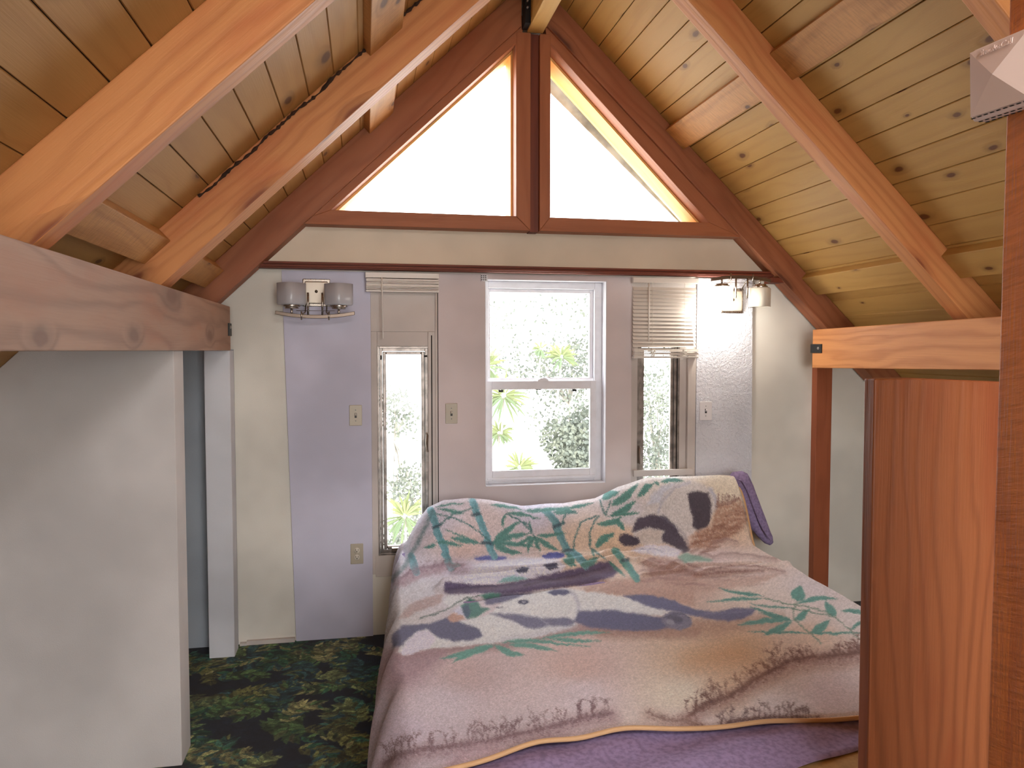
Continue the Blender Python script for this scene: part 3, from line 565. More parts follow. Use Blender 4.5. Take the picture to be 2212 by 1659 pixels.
# ---------------------------------------------------------------- painted-cloth toolkit (colours stored per mesh vertex)
def vnoise(x,y,seed=0):
    xi=np.floor(x).astype(np.int64); yi=np.floor(y).astype(np.int64); fx=x-xi; fy=y-yi; fx=fx*fx*(3-2*fx); fy=fy*fy*(3-2*fy)
    def h(a,b):
        n=(a*374761393+b*668265263+seed*974634777)&0x7fffffff; n=((n^(n>>13))*1274126177)&0x7fffffff; return ((n^(n>>16))&0xffff)/65535.
    return (h(xi,yi)*(1-fx)+h(xi+1,yi)*fx)*(1-fy)+(h(xi,yi+1)*(1-fx)+h(xi+1,yi+1)*fx)*fy
class Cloth:
    def __init__(s,x,y,jit=1.2,warp=3.):
        s.x=x+NR.normal(0,jit,x.shape)+(vnoise(x/9.,y/9.,1)-.5)*warp; s.y=y+NR.normal(0,jit,x.shape)+(vnoise(x/9.,y/9.,2)-.5)*warp
        s.c=np.zeros(x.shape+(3,)); s.rnd=NR.random(x.shape)
    def base(s,samples,p=3.):
        S_=np.array(samples,float); num=0;den=0
        for q in S_:
            w=1/((s.x-q[0])**2+((s.y-q[1])*1.6)**2+200.)**(p/2); num=num+w[:,None]*q[2:5]; den=den+w
        s.c=num/den[:,None]
    def _blend(s,idx,a,col,hatch=0):
        col=np.array(col,float)
        if hatch:
            a=a*np.clip(1-hatch+hatch*2*vnoise(s.x[idx]/3.2+s.y[idx]/14.,s.y[idx]/2.2,5),0,1)
        s.c[idx]=s.c[idx]*(1-a[:,None])+col*a[:,None]
    def poly(s,pts,col,f=2.5,al=1.,hatch=0):
        P=np.array(pts,float); m=f*1.5+2
        idx=np.nonzero((s.x>P[:,0].min()-m)&(s.x<P[:,0].max()+m)&(s.y>P[:,1].min()-m)&(s.y<P[:,1].max()+m))[0]
        if not len(idx): return
        x=s.x[idx];y=s.y[idx]; dmin=np.full(x.shape,1e9); ins=np.zeros(x.shape,bool); n=len(P)
        for i in range(n):
            x1,y1=P[i]; x2,y2=P[(i+1)%n]; dx,dy=x2-x1,y2-y1; L=dx*dx+dy*dy+1e-9; t=np.clip(((x-x1)*dx+(y-y1)*dy)/L,0,1)
            dmin=np.minimum(dmin,(x-x1-t*dx)**2+(y-y1-t*dy)**2)
            cr_=((y1>y)!=(y2>y)); 
            if y1!=y2: ins^=cr_&(x<(x2-x1)*(y-y1)/(y2-y1)+x1)
        sd=np.sqrt(dmin)*np.where(ins,1,-1); s._blend(idx,np.clip((sd+f*.5)/f,0,1)*al,col,hatch)
    def line(s,pts,w,col,f=1.5,al=1.,w2=None,hatch=0):
        P=np.array(pts,float); w2=w if w2 is None else w2; m=max(w,w2)+f*2+2
        idx=np.nonzero((s.x>P[:,0].min()-m)&(s.x<P[:,0].max()+m)&(s.y>P[:,1].min()-m)&(s.y<P[:,1].max()+m))[0]
        if not len(idx): return
        x=s.x[idx];y=s.y[idx]; best=np.full(x.shape,-1e9); n=len(P)-1
        for i in range(n):
            x1,y1=P[i]; x2,y2=P[i+1]; dx,dy=x2-x1,y2-y1; L=dx*dx+dy*dy+1e-9; t=np.clip(((x-x1)*dx+(y-y1)*dy)/L,0,1)
            ww=(w+(w2-w)*(i+t)/n)/2; best=np.maximum(best,ww-np.sqrt((x-x1-t*dx)**2+(y-y1-t*dy)**2))
        s._blend(idx,np.clip((best+f*.5)/f,0,1)*al,col,hatch)
    def ell(s,x,y,rx,ry,col,ang=0,f=4,al=1.,hatch=0):
        c,n=math.cos(ang),math.sin(ang); s.poly([(x+rx*math.cos(a)*c-ry*math.sin(a)*n,y+rx*math.cos(a)*n+ry*math.sin(a)*c) for a in np.linspace(0,2*math.pi,18)[:-1]],col,f,al,hatch)
    def leaf(s,a,b,w,col,bend=0,f=2.,al=.95):
        ax,ay=a;bx,by=b; dx,dy=bx-ax,by-ay; L=math.hypot(dx,dy); nx,ny=-dy/L,dx/L; up=[];dn=[]
        for i in range(7):
            t=i/6; ww=w*.5*math.sin(math.pi*t**.8)**.8 if 0<t<1 else .3; o=bend*math.sin(math.pi*t); cx_,cy_=ax+dx*t+nx*o,ay+dy*t+ny*o
            up.append((cx_+nx*ww,cy_+ny*ww)); dn.append((cx_-nx*ww,cy_-ny*ww))
        s.poly(up+dn[::-1],col,f,al); s.line([(ax,ay),(ax+dx*.5+nx*bend,ay+dy*.5+ny*bend),(bx,by)],1.2,tuple(q*.7 for q in col),1.5,.5)
def T(x0,y0,k): return lambda pts:[(x0+p[0]/k,y0+p[1]/k) for p in pts]
A10=T(800,1000,3.16);A11=T(1300,980,3.16);A13=T(780,1250,4.096);A14=T(1400,1250,4.057)
def paint_blanket(x,y):
    c=Cloth(x,y,1.15,3.5)
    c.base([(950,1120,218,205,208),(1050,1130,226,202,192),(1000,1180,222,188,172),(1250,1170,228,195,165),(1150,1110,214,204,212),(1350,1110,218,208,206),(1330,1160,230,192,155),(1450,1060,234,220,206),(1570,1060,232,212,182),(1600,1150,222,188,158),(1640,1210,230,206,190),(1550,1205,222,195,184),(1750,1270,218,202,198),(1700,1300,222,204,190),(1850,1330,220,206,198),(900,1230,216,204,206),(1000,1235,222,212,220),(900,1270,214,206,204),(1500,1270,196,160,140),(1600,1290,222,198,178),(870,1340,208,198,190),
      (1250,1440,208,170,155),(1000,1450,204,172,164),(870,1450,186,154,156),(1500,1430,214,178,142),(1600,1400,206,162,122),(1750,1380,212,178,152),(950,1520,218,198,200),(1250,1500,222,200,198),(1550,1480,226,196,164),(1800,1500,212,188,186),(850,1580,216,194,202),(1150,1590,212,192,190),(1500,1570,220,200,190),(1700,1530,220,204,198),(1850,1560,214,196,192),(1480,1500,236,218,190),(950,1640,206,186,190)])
    BR=(140,104,98); BR2=(118,80,72); DK=(84,80,104); DK2=(66,56,66); WH=(226,222,214); GR=(82,134,120); TE=(112,166,170); TD=(72,116,122)
    P=c.poly
    # ground tones
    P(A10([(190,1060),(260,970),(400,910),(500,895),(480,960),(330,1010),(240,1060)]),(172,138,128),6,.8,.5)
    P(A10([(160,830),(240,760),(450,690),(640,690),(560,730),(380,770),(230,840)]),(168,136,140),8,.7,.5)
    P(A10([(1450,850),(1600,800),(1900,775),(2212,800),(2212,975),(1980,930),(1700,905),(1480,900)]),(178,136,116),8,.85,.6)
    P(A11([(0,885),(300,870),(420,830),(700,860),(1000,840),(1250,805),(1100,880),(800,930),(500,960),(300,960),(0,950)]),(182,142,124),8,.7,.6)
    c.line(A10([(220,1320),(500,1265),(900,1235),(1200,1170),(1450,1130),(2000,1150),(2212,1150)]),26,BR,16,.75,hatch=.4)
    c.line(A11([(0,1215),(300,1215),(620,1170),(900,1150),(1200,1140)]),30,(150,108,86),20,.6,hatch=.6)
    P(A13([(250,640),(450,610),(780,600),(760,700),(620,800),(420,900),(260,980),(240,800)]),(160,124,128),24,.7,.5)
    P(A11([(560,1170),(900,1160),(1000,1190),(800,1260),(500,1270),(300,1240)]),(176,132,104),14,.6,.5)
    c.ell(*A11([(760,1380)])[0],70,26,(196,140,92),-.15,40,.55)
    # second panda (face behind the folds)
    P(A10([(610,770),(700,700),(830,670),(1000,650),(1180,650),(1290,665),(1335,705),(1290,750),(1150,790),(900,815),(640,830)]),(228,222,232),8,.95)
    c.ell(*A10([(820,650)])[0],36,5.5,(92,96,160),0,3); c.ell(*A10([(1248,634)])[0],25,7,(86,90,152),-.05,3)
    P(A10([(985,732),(1040,706),(1085,708),(1070,740),(1010,750)]),(70,72,88),3); P(A10([(1180,692),(1220,684),(1275,686),(1280,722),(1225,732)]),(66,66,84),3)
    c.line(A10([(1120,765),(1170,768),(1225,752)]),2,(130,120,130),2,.7); c.line(A10([(640,800),(800,780),(1000,768)]),2,(170,165,185),3,.6)
    P(A10([(860,815),(940,775),(1040,775),(1080,790),(1000,812)]),(110,168,160),4,.8)
    # dark rolled arm
    P(A10([(500,840),(512,812),(560,815),(700,832),(850,830),(1000,812),(1200,762),(1400,722),(1550,682),(1620,672),(1690,712),(1700,735),(1660,772),(1500,830),(1300,850),(1150,872),(950,892),(700,890),(580,905),(510,882)]),(86,74,100),5,.97)
    c.line(A10([(700,862),(1000,850),(1300,795),(1640,725)]),9,(108,92,108),5,.6,hatch=.5); c.line(A10([(520,860),(640,850),(850,838)]),3,(60,56,82),4,.7); c.line(A10([(1050,835),(1400,765),(1600,715)]),3,(56,48,66),4,.7)
    P(A10([(770,905),(900,890),(1050,885),(1150,880),(1040,925),(900,960),(790,965)]),(88,86,112),5,.95)
    # first panda
    P(A10([(500,960),(520,905),(620,895),(720,905),(650,950),(560,985)]),WH,5,.9)
    P(A10([(840,1012),(900,955),(1050,902),(1200,868),(1320,850),(1400,870),(1600,890),(1880,955),(1990,1008),(1995,1045),(1700,1020),(1430,1015),(1390,1090),(1420,1105),(1300,1145),(1100,1200),(900,1225),(600,1255),(400,1268),(220,1312),(180,1290),(250,1190),(330,1130),(620,1080),(800,1035)]),WH,5,.97)
    c.line(A10([(1300,860),(1390,900),(1425,960),(1420,1030),(1390,1080)]),7,(176,172,180),8,.8)
    c.line(A10([(900,1210),(1150,1170),(1400,1110)]),10,(190,184,186),12,.6)
    P(A10([(820,1028),(1000,1030),(1200,1062),(1340,1050),(1395,1085),(1385,1105),(1330,1112),(1210,1112),(1140,1135),(1060,1122),(960,1075)]),(98,96,120),6,.95)
    c.line(A10([(1020,1040),(1140,1058),(1215,1095),(1190,1115)]),2.5,(160,156,170),2,.7)
    P(A10([(1210,885),(1260,862),(1330,862),(1368,885),(1320,905),(1250,903)]),(78,78,106),4); c.ell(*A10([(1047,950)])[0],12,5.5,(62,62,84),.05,2.5); c.ell(*A10([(1047,950)])[0],4.5,2,(170,166,176),0,1.5); c.line(A10([(850,990),(905,984)]),1.8,(70,70,90),1.5)
    P(A10([(1420,1012),(1700,1002),(2000,1060),(2060,1120),(1990,1135),(1800,1150),(1500,1125),(1390,1085)]),(82,82,112),6,.97)
    P(A11([(0,1065),(200,1100),(420,1120),(420,1200),(200,1190),(0,1170)]),(82,82,112),6,.97)
    P(A11([(150,968),(300,962),(480,1000),(620,1060),(780,1078),(900,1055),(1055,1052),(1040,1090),(960,1130),(850,1145),(700,1125),(560,1090),(400,1065),(300,1042)]),(88,88,118),5,.97)
    c.line(A11([(700,1090),(850,1085),(1030,1068)]),3,(120,120,148),4,.7)
    P(A11([(140,975),(250,980),(340,1050),(560,1085),(600,1110),(420,1100),(200,1090),(0,1050),(0,970)]),WH,5,.8)
    P(A11([(150,968),(300,962),(480,1000),(620,1060),(660,1100),(560,1090),(400,1060),(300,1040)]),(88,88,118),4,.97)
    c.ell(*A11([(512,1140)])[0],33,20,(112,108,126),.15,4); c.ell(*A11([(500,1130)])[0],17,9,(74,70,88),.2,4,.8); c.ell(*A11([(470,1150)])[0],9,6,(148,144,156),.2,3,.8); c.line(A11([(420,1120),(480,1095),(560,1095),(610,1120)]),2.5,(66,64,84),2,.8)
    P(A10([(150,1262),(150,1170),(220,1110),(400,1098),(510,1062),(560,1040),(620,1092),(740,1130),(765,1180),(700,1212),(560,1218),(450,1182),(380,1130),(300,1165),(210,1252)]),(82,82,108),5,.97)
    P(A10([(200,1310),(235,1235),(330,1145),(395,1140),(445,1200),(405,1262),(250,1312)]),(224,212,222),5,.97)
    P(A10([(560,1010),(620,975),(660,1010),(650,1050),(590,1030)]),(214,208,220),4,.9); P(A10([(520,1062),(560,1028),(620,1040),(645,1062),(600,1085),(540,1085)]),(198,148,124),4,.95)
    P(A10([(610,975),(680,922),(730,945),(760,985),(820,1000),(770,1022),(720,1058),(660,1062),(640,1020)]),(66,118,104),4,.95); P(A10([(620,990),(660,960),(690,1010),(670,1060),(640,1040)]),(70,84,104),4,.9); P(A10([(740,905),(800,890),(890,892),(880,915),(790,932)]),(74,132,112),4,.9)
    c.line(A10([(340,1062),(450,1030),(560,975),(640,925),(740,908)]),3,(84,98,92),2,.9)
    # third panda, upper right
    P(A11([(305,360),(330,290),(400,220),(480,185),(560,185),(680,200),(760,250),(790,330),(780,380),(745,430),(640,530),(560,595),(480,605),(300,622),(225,592),(208,520),(260,430)]),(218,206,196),7,.97)
    P(A11([(310,350),(340,280),(420,215),(520,195),(430,270),(400,340)]),(206,206,214),8,.8)
    c.line(A11([(380,400),(420,320),(500,230),(600,195)]),4,(166,166,180),6,.7); c.line(A11([(740,240),(785,320),(780,380)]),6,(176,174,186),6,.8)
    P(A11([(585,275),(640,252),(730,268),(748,340),(742,440),(722,502),(660,524),(615,495),(622,430),(598,360)]),(66,58,66),5,.97)
    P(A11([(208,535),(215,490),(245,440),(320,418),(420,422),(490,478),(540,560),(605,655),(560,682),(480,625),(410,600),(412,550),(430,522),(300,505)]),(72,64,74),5,.97)
    P(A11([(225,545),(300,512),(415,525),(405,605),(260,615)]),(206,188,172),6,.9)
    c.ell(*A11([(185,592)])[0],24,13,(66,58,68),.2,4); c.line(A11([(400,430),(560,545),(600,640)]),2.5,(120,112,124),4,.6)
    P(A11([(195,660),(300,622),(470,632),(542,662),(520,700),(420,700),(300,690)]),(230,222,230),5,.95); c.line(A11([(260,655),(350,650),(420,672)]),1.8,(140,140,156),2,.7)
    P(A11([(790,330),(860,335),(940,300),(1000,430),(1000,475),(900,570),(700,650),(590,648),(615,560),(650,530),(745,500)]),(170,122,96),9,.85,.9)
    rr=random.Random(5)
    for i in range(70):
        a=rr.uniform(0,1);b=rr.uniform(0,1); x0=600+400*a;y0=640-330*a*.9+(b-.3)*150; q=A11([(x0,y0),(x0+rr.uniform(40,110),y0-rr.uniform(-5,25))]); c.line(q,2.2,(124,78,64),2.5,.55)
    c.line(A11([(780,365),(850,345),(940,310)]),3,BR2,4,.9)
    for i in range(14): x0=790+i*11; q=A11([(x0,350-i*3.4),(x0+rr.uniform(-16,16),rr.uniform(262,300))]); c.line(q,2.,BR2,1.5,.85,w2=1)
    # ripples
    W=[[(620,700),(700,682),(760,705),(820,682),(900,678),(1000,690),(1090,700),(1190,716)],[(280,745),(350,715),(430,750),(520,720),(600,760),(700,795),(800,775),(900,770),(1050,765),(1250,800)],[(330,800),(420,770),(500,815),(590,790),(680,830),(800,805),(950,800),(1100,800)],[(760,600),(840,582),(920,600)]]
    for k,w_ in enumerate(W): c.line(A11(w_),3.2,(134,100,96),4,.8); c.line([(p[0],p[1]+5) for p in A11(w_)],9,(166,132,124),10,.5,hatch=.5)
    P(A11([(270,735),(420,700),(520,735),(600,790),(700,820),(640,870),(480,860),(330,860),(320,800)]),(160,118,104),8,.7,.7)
    for i in range(60):
        x0=rr.uniform(200,1000);y0=rr.uniform(790,900); q=A11([(x0,y0),(x0+rr.uniform(60,160),y0+rr.uniform(-8,8))]); c.line(q,2,(138,100,92),2.5,.45)
    P(A11([(520,700),(570,680),(640,690),(760,725),(740,740),(640,735),(560,750)]),(88,148,124),6,.7)
    # bamboo
    def stalk(f,pts,w,col=TE):
        q=f(pts); c.line(q,w,col,2.,.97); c.line([(p[0]+w*.2,p[1]) for p in q],w*.4,TD,5,.45)
    stalk(A10,[(412,325),(440,410),(460,480),(500,570),(520,640),(548,712)],16); stalk(A10,[(695,262),(740,370),(790,490),(815,570),(845,640)],15); stalk(A10,[(1200,330),(1260,400),(1300,500),(1345,605)],17,(108,156,156)); stalk(A10,[(1380,612),(1430,650),(1475,700)],17); stalk(A10,[(1675,602),(1740,680),(1820,792)],16,(90,148,132)); stalk(A10,[(280,640),(310,742)],17)
    for q in ([(430,440),(480,420)],[(700,352),(750,345)],[(765,548),(835,545)],[(1255,440),(1320,410)],[(1310,605),(1370,598)],[(1720,665),(1760,660)]): c.line(A10(q),7,(58,76,82),4,.9)
    G=lambda f,a,b,w,bend=0,col=GR: c.leaf(f([a])[0],f([b])[0],w,col,bend)
    for a,b,w,be in [((640,350),(460,312),9,2),((450,300),(640,275),5,-2),((835,545),(1030,400),14,-3),((835,548),(1090,482),13,-4),((835,552),(1040,622),13,4),((835,550),(1130,575),11,-3),((750,545),(540,512),12,0),((750,548),(500,450),4,0),((440,540),(640,568),9,-2),((450,560),(360,580),9,0),((1120,500),(1010,570),9,3),((1120,500),(1075,615),12,3),((1120,500),(1160,610),8,0),((1120,500),(1290,600),12,3),((1140,495),(1330,480),10,2),((1100,470),(1080,390),6,0),((900,440),(930,340),8,-3),((930,340),(1160,385),8,-3),((820,288),(1050,325),7,-3),((1050,325),(1350,300),9,3),((1250,340),(1420,340),13,-4),((1340,310),(1520,275),7,0),((1345,620),(1400,710),13,0),((1430,700),(1560,645),16,4),((1510,585),(1540,660),5,0),((1545,420),(1720,370),14,4),((1690,385),(1730,455),10,0),((1535,580),(1665,480),16,-5),((1640,355),(1800,260),10,3),((1640,355),(1840,340),6,0),((1580,245),(1700,200),16,-3),((1640,290),(1830,140),18,5),((1830,240),(1940,140),14,-4),((1620,665),(1740,775),8,0),((1315,655),(1400,705),12,0),((620,700),(520,690),10,0)]: G(A10,a,b,w,be)
    for pts in ([(835,550),(700,440),(560,370),(440,350)],[(1100,480),(1040,400),(930,345)],[(1385,600),(1395,500),(1440,400),(1540,365)],[(1500,580),(1500,480),(1530,400),(1560,360)],[(1605,355),(1640,260)],[(1600,355),(1570,260)],[(480,420),(560,350),(700,310)],[(1310,420),(1330,350),(1400,330)],[(1510,585),(1600,655)],[(960,360),(1080,420),(1120,500)]): c.line(A10(pts),3.4,(70,112,108),1.6,.9)
    G(A11,(400,190),(565,188),9,-3); G(A11,(390,215),(355,188),7); G(A11,(345,205),(243,300),12,4); G(A11,(230,320),(60,425),12,-5); G(A11,(250,402),(30,428),6); G(A11,(130,440),(0,480),12,-4); G(A11,(98,455),(150,520),10); G(A11,(85,545),(0,620),12,4)
    c.line(A10([(150,800),(240,700),(290,600),(360,480),(420,330)]),9,(80,110,108),6,.7,hatch=.6)
    # bamboo sprig, right
    for a,b,w,be in [((1100,970),(800,916),8,-3),((1100,990),(720,1012),7,2),((1300,1055),(1010,1022),5,-2),((1300,1135),(1015,1042),9,-3),((1290,1130),(1070,1085),5,-3),((1290,1135),(930,1168),11,3),((1300,1140),(1100,1240),15,-3),((1420,1225),(990,1215),5,0),((1430,1228),(1800,1222),6,0),((1330,1022),(1610,990),11,-5),((1330,1010),(1355,900),30,0),((1315,1138),(1420,1060),15,2),((1600,1110),(1525,1005),19,-2),((1630,1068),(1850,1108),9,-3),((1425,1225),(1560,1130),19,3),((1695,1205),(1850,1155),8,-8)]: G(A11,a,b,w,be,(74,136,122))
    for pts in ([(1110,985),(1250,1020),(1400,1045),(1520,1075),(1610,1130),(1695,1205)],[(1330,1020),(1310,1060),(1310,1130),(1420,1220),(1500,1300)],[(1290,1055),(1450,1085),(1580,1110)],[(1695,1205),(1760,1270),(1800,1300)]): c.line(A11(pts),2.6,(84,116,96),1.5,.9)
    # grass below panda
    for a,b,w,be in [((840,1235),(480,1335),13,-4),((850,1245),(560,1365),13,4),((850,1240),(1050,1310),15,6),((940,1240),(1270,1285),11,-4),((900,1225),(1250,1218),8,-3),((1060,1210),(1500,1255),5,0),((1160,1200),(1640,1155),9,-4),((1230,1200),(1580,1215),8,2)]: G(A10,a,b,w,be,(88,150,130))
    # banks with twigs
    def twig(x,y,L,an,w,dep,col):
        if dep==0 or L<3: return
        x2=x+L*math.cos(an);y2=y-L*math.sin(an); c.line([(x,y),((x+x2)/2+rr.uniform(-1,1),(y+y2)/2),(x2,y2)],w,col,1.6,.8,w2=w*.6)
        for k in range(2 if dep>1 else 0): twig(x+(x2-x)*rr.uniform(.4,.95),y+(y2-y)*rr.uniform(.4,.95),L*rr.uniform(.35,.6),an+rr.choice([-1,1])*rr.uniform(.3,.8),w*.75,dep-1,col)
    def bank(pts,n,L,an,col,wd=14,al=.85,below=26):
        c.line([(p[0],p[1]+wd*.6) for p in pts],wd*2.6,tuple(q*1.25 for q in col),below,.55,hatch=.6); c.line(pts,wd*.55,col,wd*.6,al,hatch=.4)
        D=[0]
        for a,b in zip(pts,pts[1:]): D.append(D[-1]+math.hypot(b[0]-a[0],b[1]-a[1]))
        for i in range(n):
            t=rr.uniform(0,D[-1]); k=max(j for j in range(len(D)-1) if D[j]<=t); u=(t-D[k])/(D[k+1]-D[k]+1e-6); x=pts[k][0]*(1-u)+pts[k+1][0]*u;y=pts[k][1]*(1-u)+pts[k+1][1]*u
            twig(x,y,L*rr.uniform(.45,1.15),an(u,t/D[-1])+rr.uniform(-.25,.25),rr.uniform(1.6,2.8),3,col)
        for i in range(n*9):
            t=rr.uniform(0,D[-1]); k=max(j for j in range(len(D)-1) if D[j]<=t); u=(t-D[k])/(D[k+1]-D[k]+1e-6); x=pts[k][0]*(1-u)+pts[k+1][0]*u+rr.gauss(0,4);y=pts[k][1]*(1-u)+pts[k+1][1]*u+rr.gauss(0,7)+2
            c.line([(x,y),(x+rr.uniform(-4,4),y-rr.uniform(1,5))],1.8,col,1.4,.6)
    bank(A14([(360,1200),(480,1110),(620,1060),(800,980),(900,900),(1050,820),(1250,720),(1400,690),(1600,675),(1760,660),(1990,620)]),58,34,lambda u,t:1.75+.75*t,(92,54,46),14,.95)
    P(A14([(500,660),(700,640),(900,680),(1050,760),(900,880),(700,960),(560,900)]),(202,146,98),40,.35)
    bank(A13([(200,1640),(330,1560),(560,1500),(850,1480),(1100,1440),(1400,1370),(1700,1310),(2000,1220),(2212,1190)]),60,34,lambda u,t:1.6,(112,80,82),14,.75)
    bank(A14([(0,1170),(100,1215),(200,1240),(330,1230),(420,1270),(520,1340)]),12,8,lambda u,t:1.6,(126,92,80),10,.8)
    bank(A14([(600,1330),(720,1250),(900,1230),(1100,1215),(1300,1225),(1500,1240)]),26,30,lambda u,t:1.55,(90,66,64),12,.85)
    bank(A13([(800,1640),(900,1560),(1000,1500),(1200,1500)]),6,6,lambda u,t:1.5,(166,134,138),10,.5)
    bank(A10([(200,790),(320,720),(480,695),(640,695)]),6,8,lambda u,t:1.2,(128,96,102),8,.7)
    # border strip
    c.c=np.clip(c.c*np.array((.99,1.03,1.10))*(1+(c.rnd[:,None]-.5)*.15)*(.94+.15*vnoise(x/2.6+y/6,y/2.6,8))[:,None],0,255)
    return c.c
def srgb2lin(c):
    c=c/255.; return np.where(c<=.04045,c/12.92,((c+.055)/1.055)**2.4)
def project(P):
    v=P-CO; z=v@cf; return CX+F*(v@cr)/z, CY-F*(v@cu)/z
def grid_object(name,P,nu,nv,mat,col,parent=None,thick=0,**kw):
    off=np.array(parent.location) if parent is not None else P.reshape(-1,3).mean(0)*np.array([1,1,0])
    me=bpy.data.meshes.new(name); me.vertices.add(nu*nv); me.vertices.foreach_set('co',(P.reshape(-1,3)-off).astype(np.float32).ravel())
    i,j=np.meshgrid(np.arange(nu-1),np.arange(nv-1),indexing='ij'); a=i*nv+j; q=np.stack([a,a+nv,a+nv+1,a+1],-1).reshape(-1,4); n=len(q)
    me.loops.add(n*4); me.loops.foreach_set('vertex_index',q.ravel().astype(np.int32)); me.polygons.add(n); me.polygons.foreach_set('loop_start',np.arange(0,n*4,4,dtype=np.int32)); me.polygons.foreach_set('loop_total',np.full(n,4,dtype=np.int32)); me.polygons.foreach_set('use_smooth',np.ones(n,bool))
    me.update(calc_edges=True)
    if col is not None:
        at_=me.color_attributes.new('Col','BYTE_COLOR','POINT'); L=np.concatenate([srgb2lin(col.reshape(-1,3)),np.ones((nu*nv,1))],1).astype(np.float32); at_.data.foreach_set('color',L.ravel())
    me.materials.append(mat); o=bpy.data.objects.new(name,me); COL.objects.link(o)
    if parent is not None: o.parent=parent
    else: o.location=off
    return tag(o,**kw)
# ---------------------------------------------------------------- carpet
def carpet():
    xs=np.unique(np.concatenate([np.linspace(-2.5,-1.25,12),np.linspace(-1.25,.45,620),np.linspace(.45,2.9,40),np.linspace(2.9,3.3,60),np.linspace(3.3,4.28,8)])); ys=np.unique(np.concatenate([np.linspace(-2.6,2.3,40),np.linspace(2.3,YW,620)]))
    X,Y=np.meshgrid(xs,ys,indexing='ij'); x=X.ravel()*1000;y=Y.ravel()*1000  # millimetres
    c=Cloth(x,y,1.,6.); c.c[:]=(15,15,24); rr=random.Random(21)
    cols=[(126,136,86),(98,120,72),(58,100,84),(146,142,94),(48,82,84),(80,108,62),(44,88,62),(112,112,62),(36,66,72)]
    c.c[:]=np.array((15,15,24))+ (vnoise(x/60,y/60,9)[:,None])*np.array((6,16,18))
    for k in range(230):
        cx_,cy_=rr.uniform(-1300,500),rr.uniform(2250,4350); an=rr.uniform(0,6.28); L=rr.uniform(200,380); curve=rr.choice([-1,1])*rr.uniform(1.2,3.0)
        base=rr.choice(cols); n=12; px_,py_,a=cx_,cy_,an
        for i in range(n):
            a+=curve/n; st=L/n; nx,ny=px_+st*math.cos(a),py_+st*math.sin(a); t=i/n; ll=(30+64*math.sin(math.pi*(t*.8+.15)))*rr.uniform(.8,1.2)
            c.line([(px_,py_),(nx,ny)],7,tuple(q*.6 for q in base),3,.9)
            for s_ in (-1,1):
                b=a+s_*rr.uniform(.5,.95); m1=(px_+ll*.5*math.cos(b-s_*.25),py_+ll*.5*math.sin(b-s_*.25)); e_=(px_+ll*math.cos(b),py_+ll*math.sin(b)); ff=rr.uniform(.5,1.2); cc=tuple(min(255,q*ff) for q in (base if rr.random()<.75 else rr.choice(cols)))
                c.leaf((px_,py_),e_,ll*.30,cc,s_*ll*.08,4.); c.leaf((px_+(e_[0]-px_)*.25,py_+(e_[1]-py_)*.25),(px_+ll*.75*math.cos(b+s_*.35),py_+ll*.75*math.sin(b+s_*.35)),ll*.2,tuple(q*.8 for q in cc),0,3.)
                if rr.random()<.5: c.line([m1,(m1[0]+8*math.cos(b+s_*.9),m1[1]+8*math.sin(b+s_*.9))],6,cc,3,.8)
            px_,py_=nx,ny
    c.c*=(.95+.5*vnoise(x/14,y/14,4))[:,None]; c.c*=(1+(c.rnd-.5)*.5)[:,None]; c.c=np.clip(c.c,0,255)
    P=np.stack([X,Y,np.zeros_like(X)],-1)
    P[...,2]+= .0
    grid_object('floor',P,len(xs),len(ys),M['carpet'],c.c,kind='structure')
carpet()
mb=MB(); mb.box(-2.6,4.4,-2.6,4.46,-.08,-.003); mb.build('floor_slab',M['deck'],kind='structure')
# ---------------------------------------------------------------- bed
BT=.545
bed=empty('bed',(1.06,3.0,0),'king-size bed with purple fitted sheet on a tan mattress against the window wall','bed')
mb=MB(); mb.box(.20,1.94,1.66,3.98,.03,.24,'X'); mb.build('bed_base',M['tan'],bed,bevel=.02)
mb=MB(); mb.box(.17,1.97,1.60,4.02,.24,.53,'X'); mb.build('mattress',M['tan'],bed,bevel=.05,seg=5)
def sheet():
    nu,nv=150,170; P=np.zeros((nu,nv,3)); e0=at(1877,1613,'Z',.536); e1=at(1730,1655,'Z',.536); sl=(e0[1]-e1[1])/(e0[0]-e1[0])
    for i in range(nu):
        s=-1.10+2.20*i/(nu-1); X=1.07+max(-1,min(1,s))*.905; dr=max(0,abs(s)-1)/.10
        ye=max(1.585,min(e0[1]+sl*(X-e0[0]),2.2))
        for j in range(nv):
            t=j/(nv-1); Y=4.03+(ye-4.03)*t; z=BT-.003-dr*.17-.012*math.exp(-((1-abs(s))/.02)**2)*(abs(s)<1)-(.012*(dr>0))-.006*(t>.995)
            if ye<=1.59 and t>.985: z-=(t-.985)*4.
            z+=.0025*math.sin(X*23+Y*9)*math.sin(Y*17)+.004*math.sin(X*9-Y*31)*(Y<2.1)
            P[i,j]=(X+math.copysign(min(dr*3,1)*.02,s)*(abs(s)>1),Y,z)
    return grid_object('fitted_sheet',P,nu,nv,M['purple'],None,bed)
sheet()
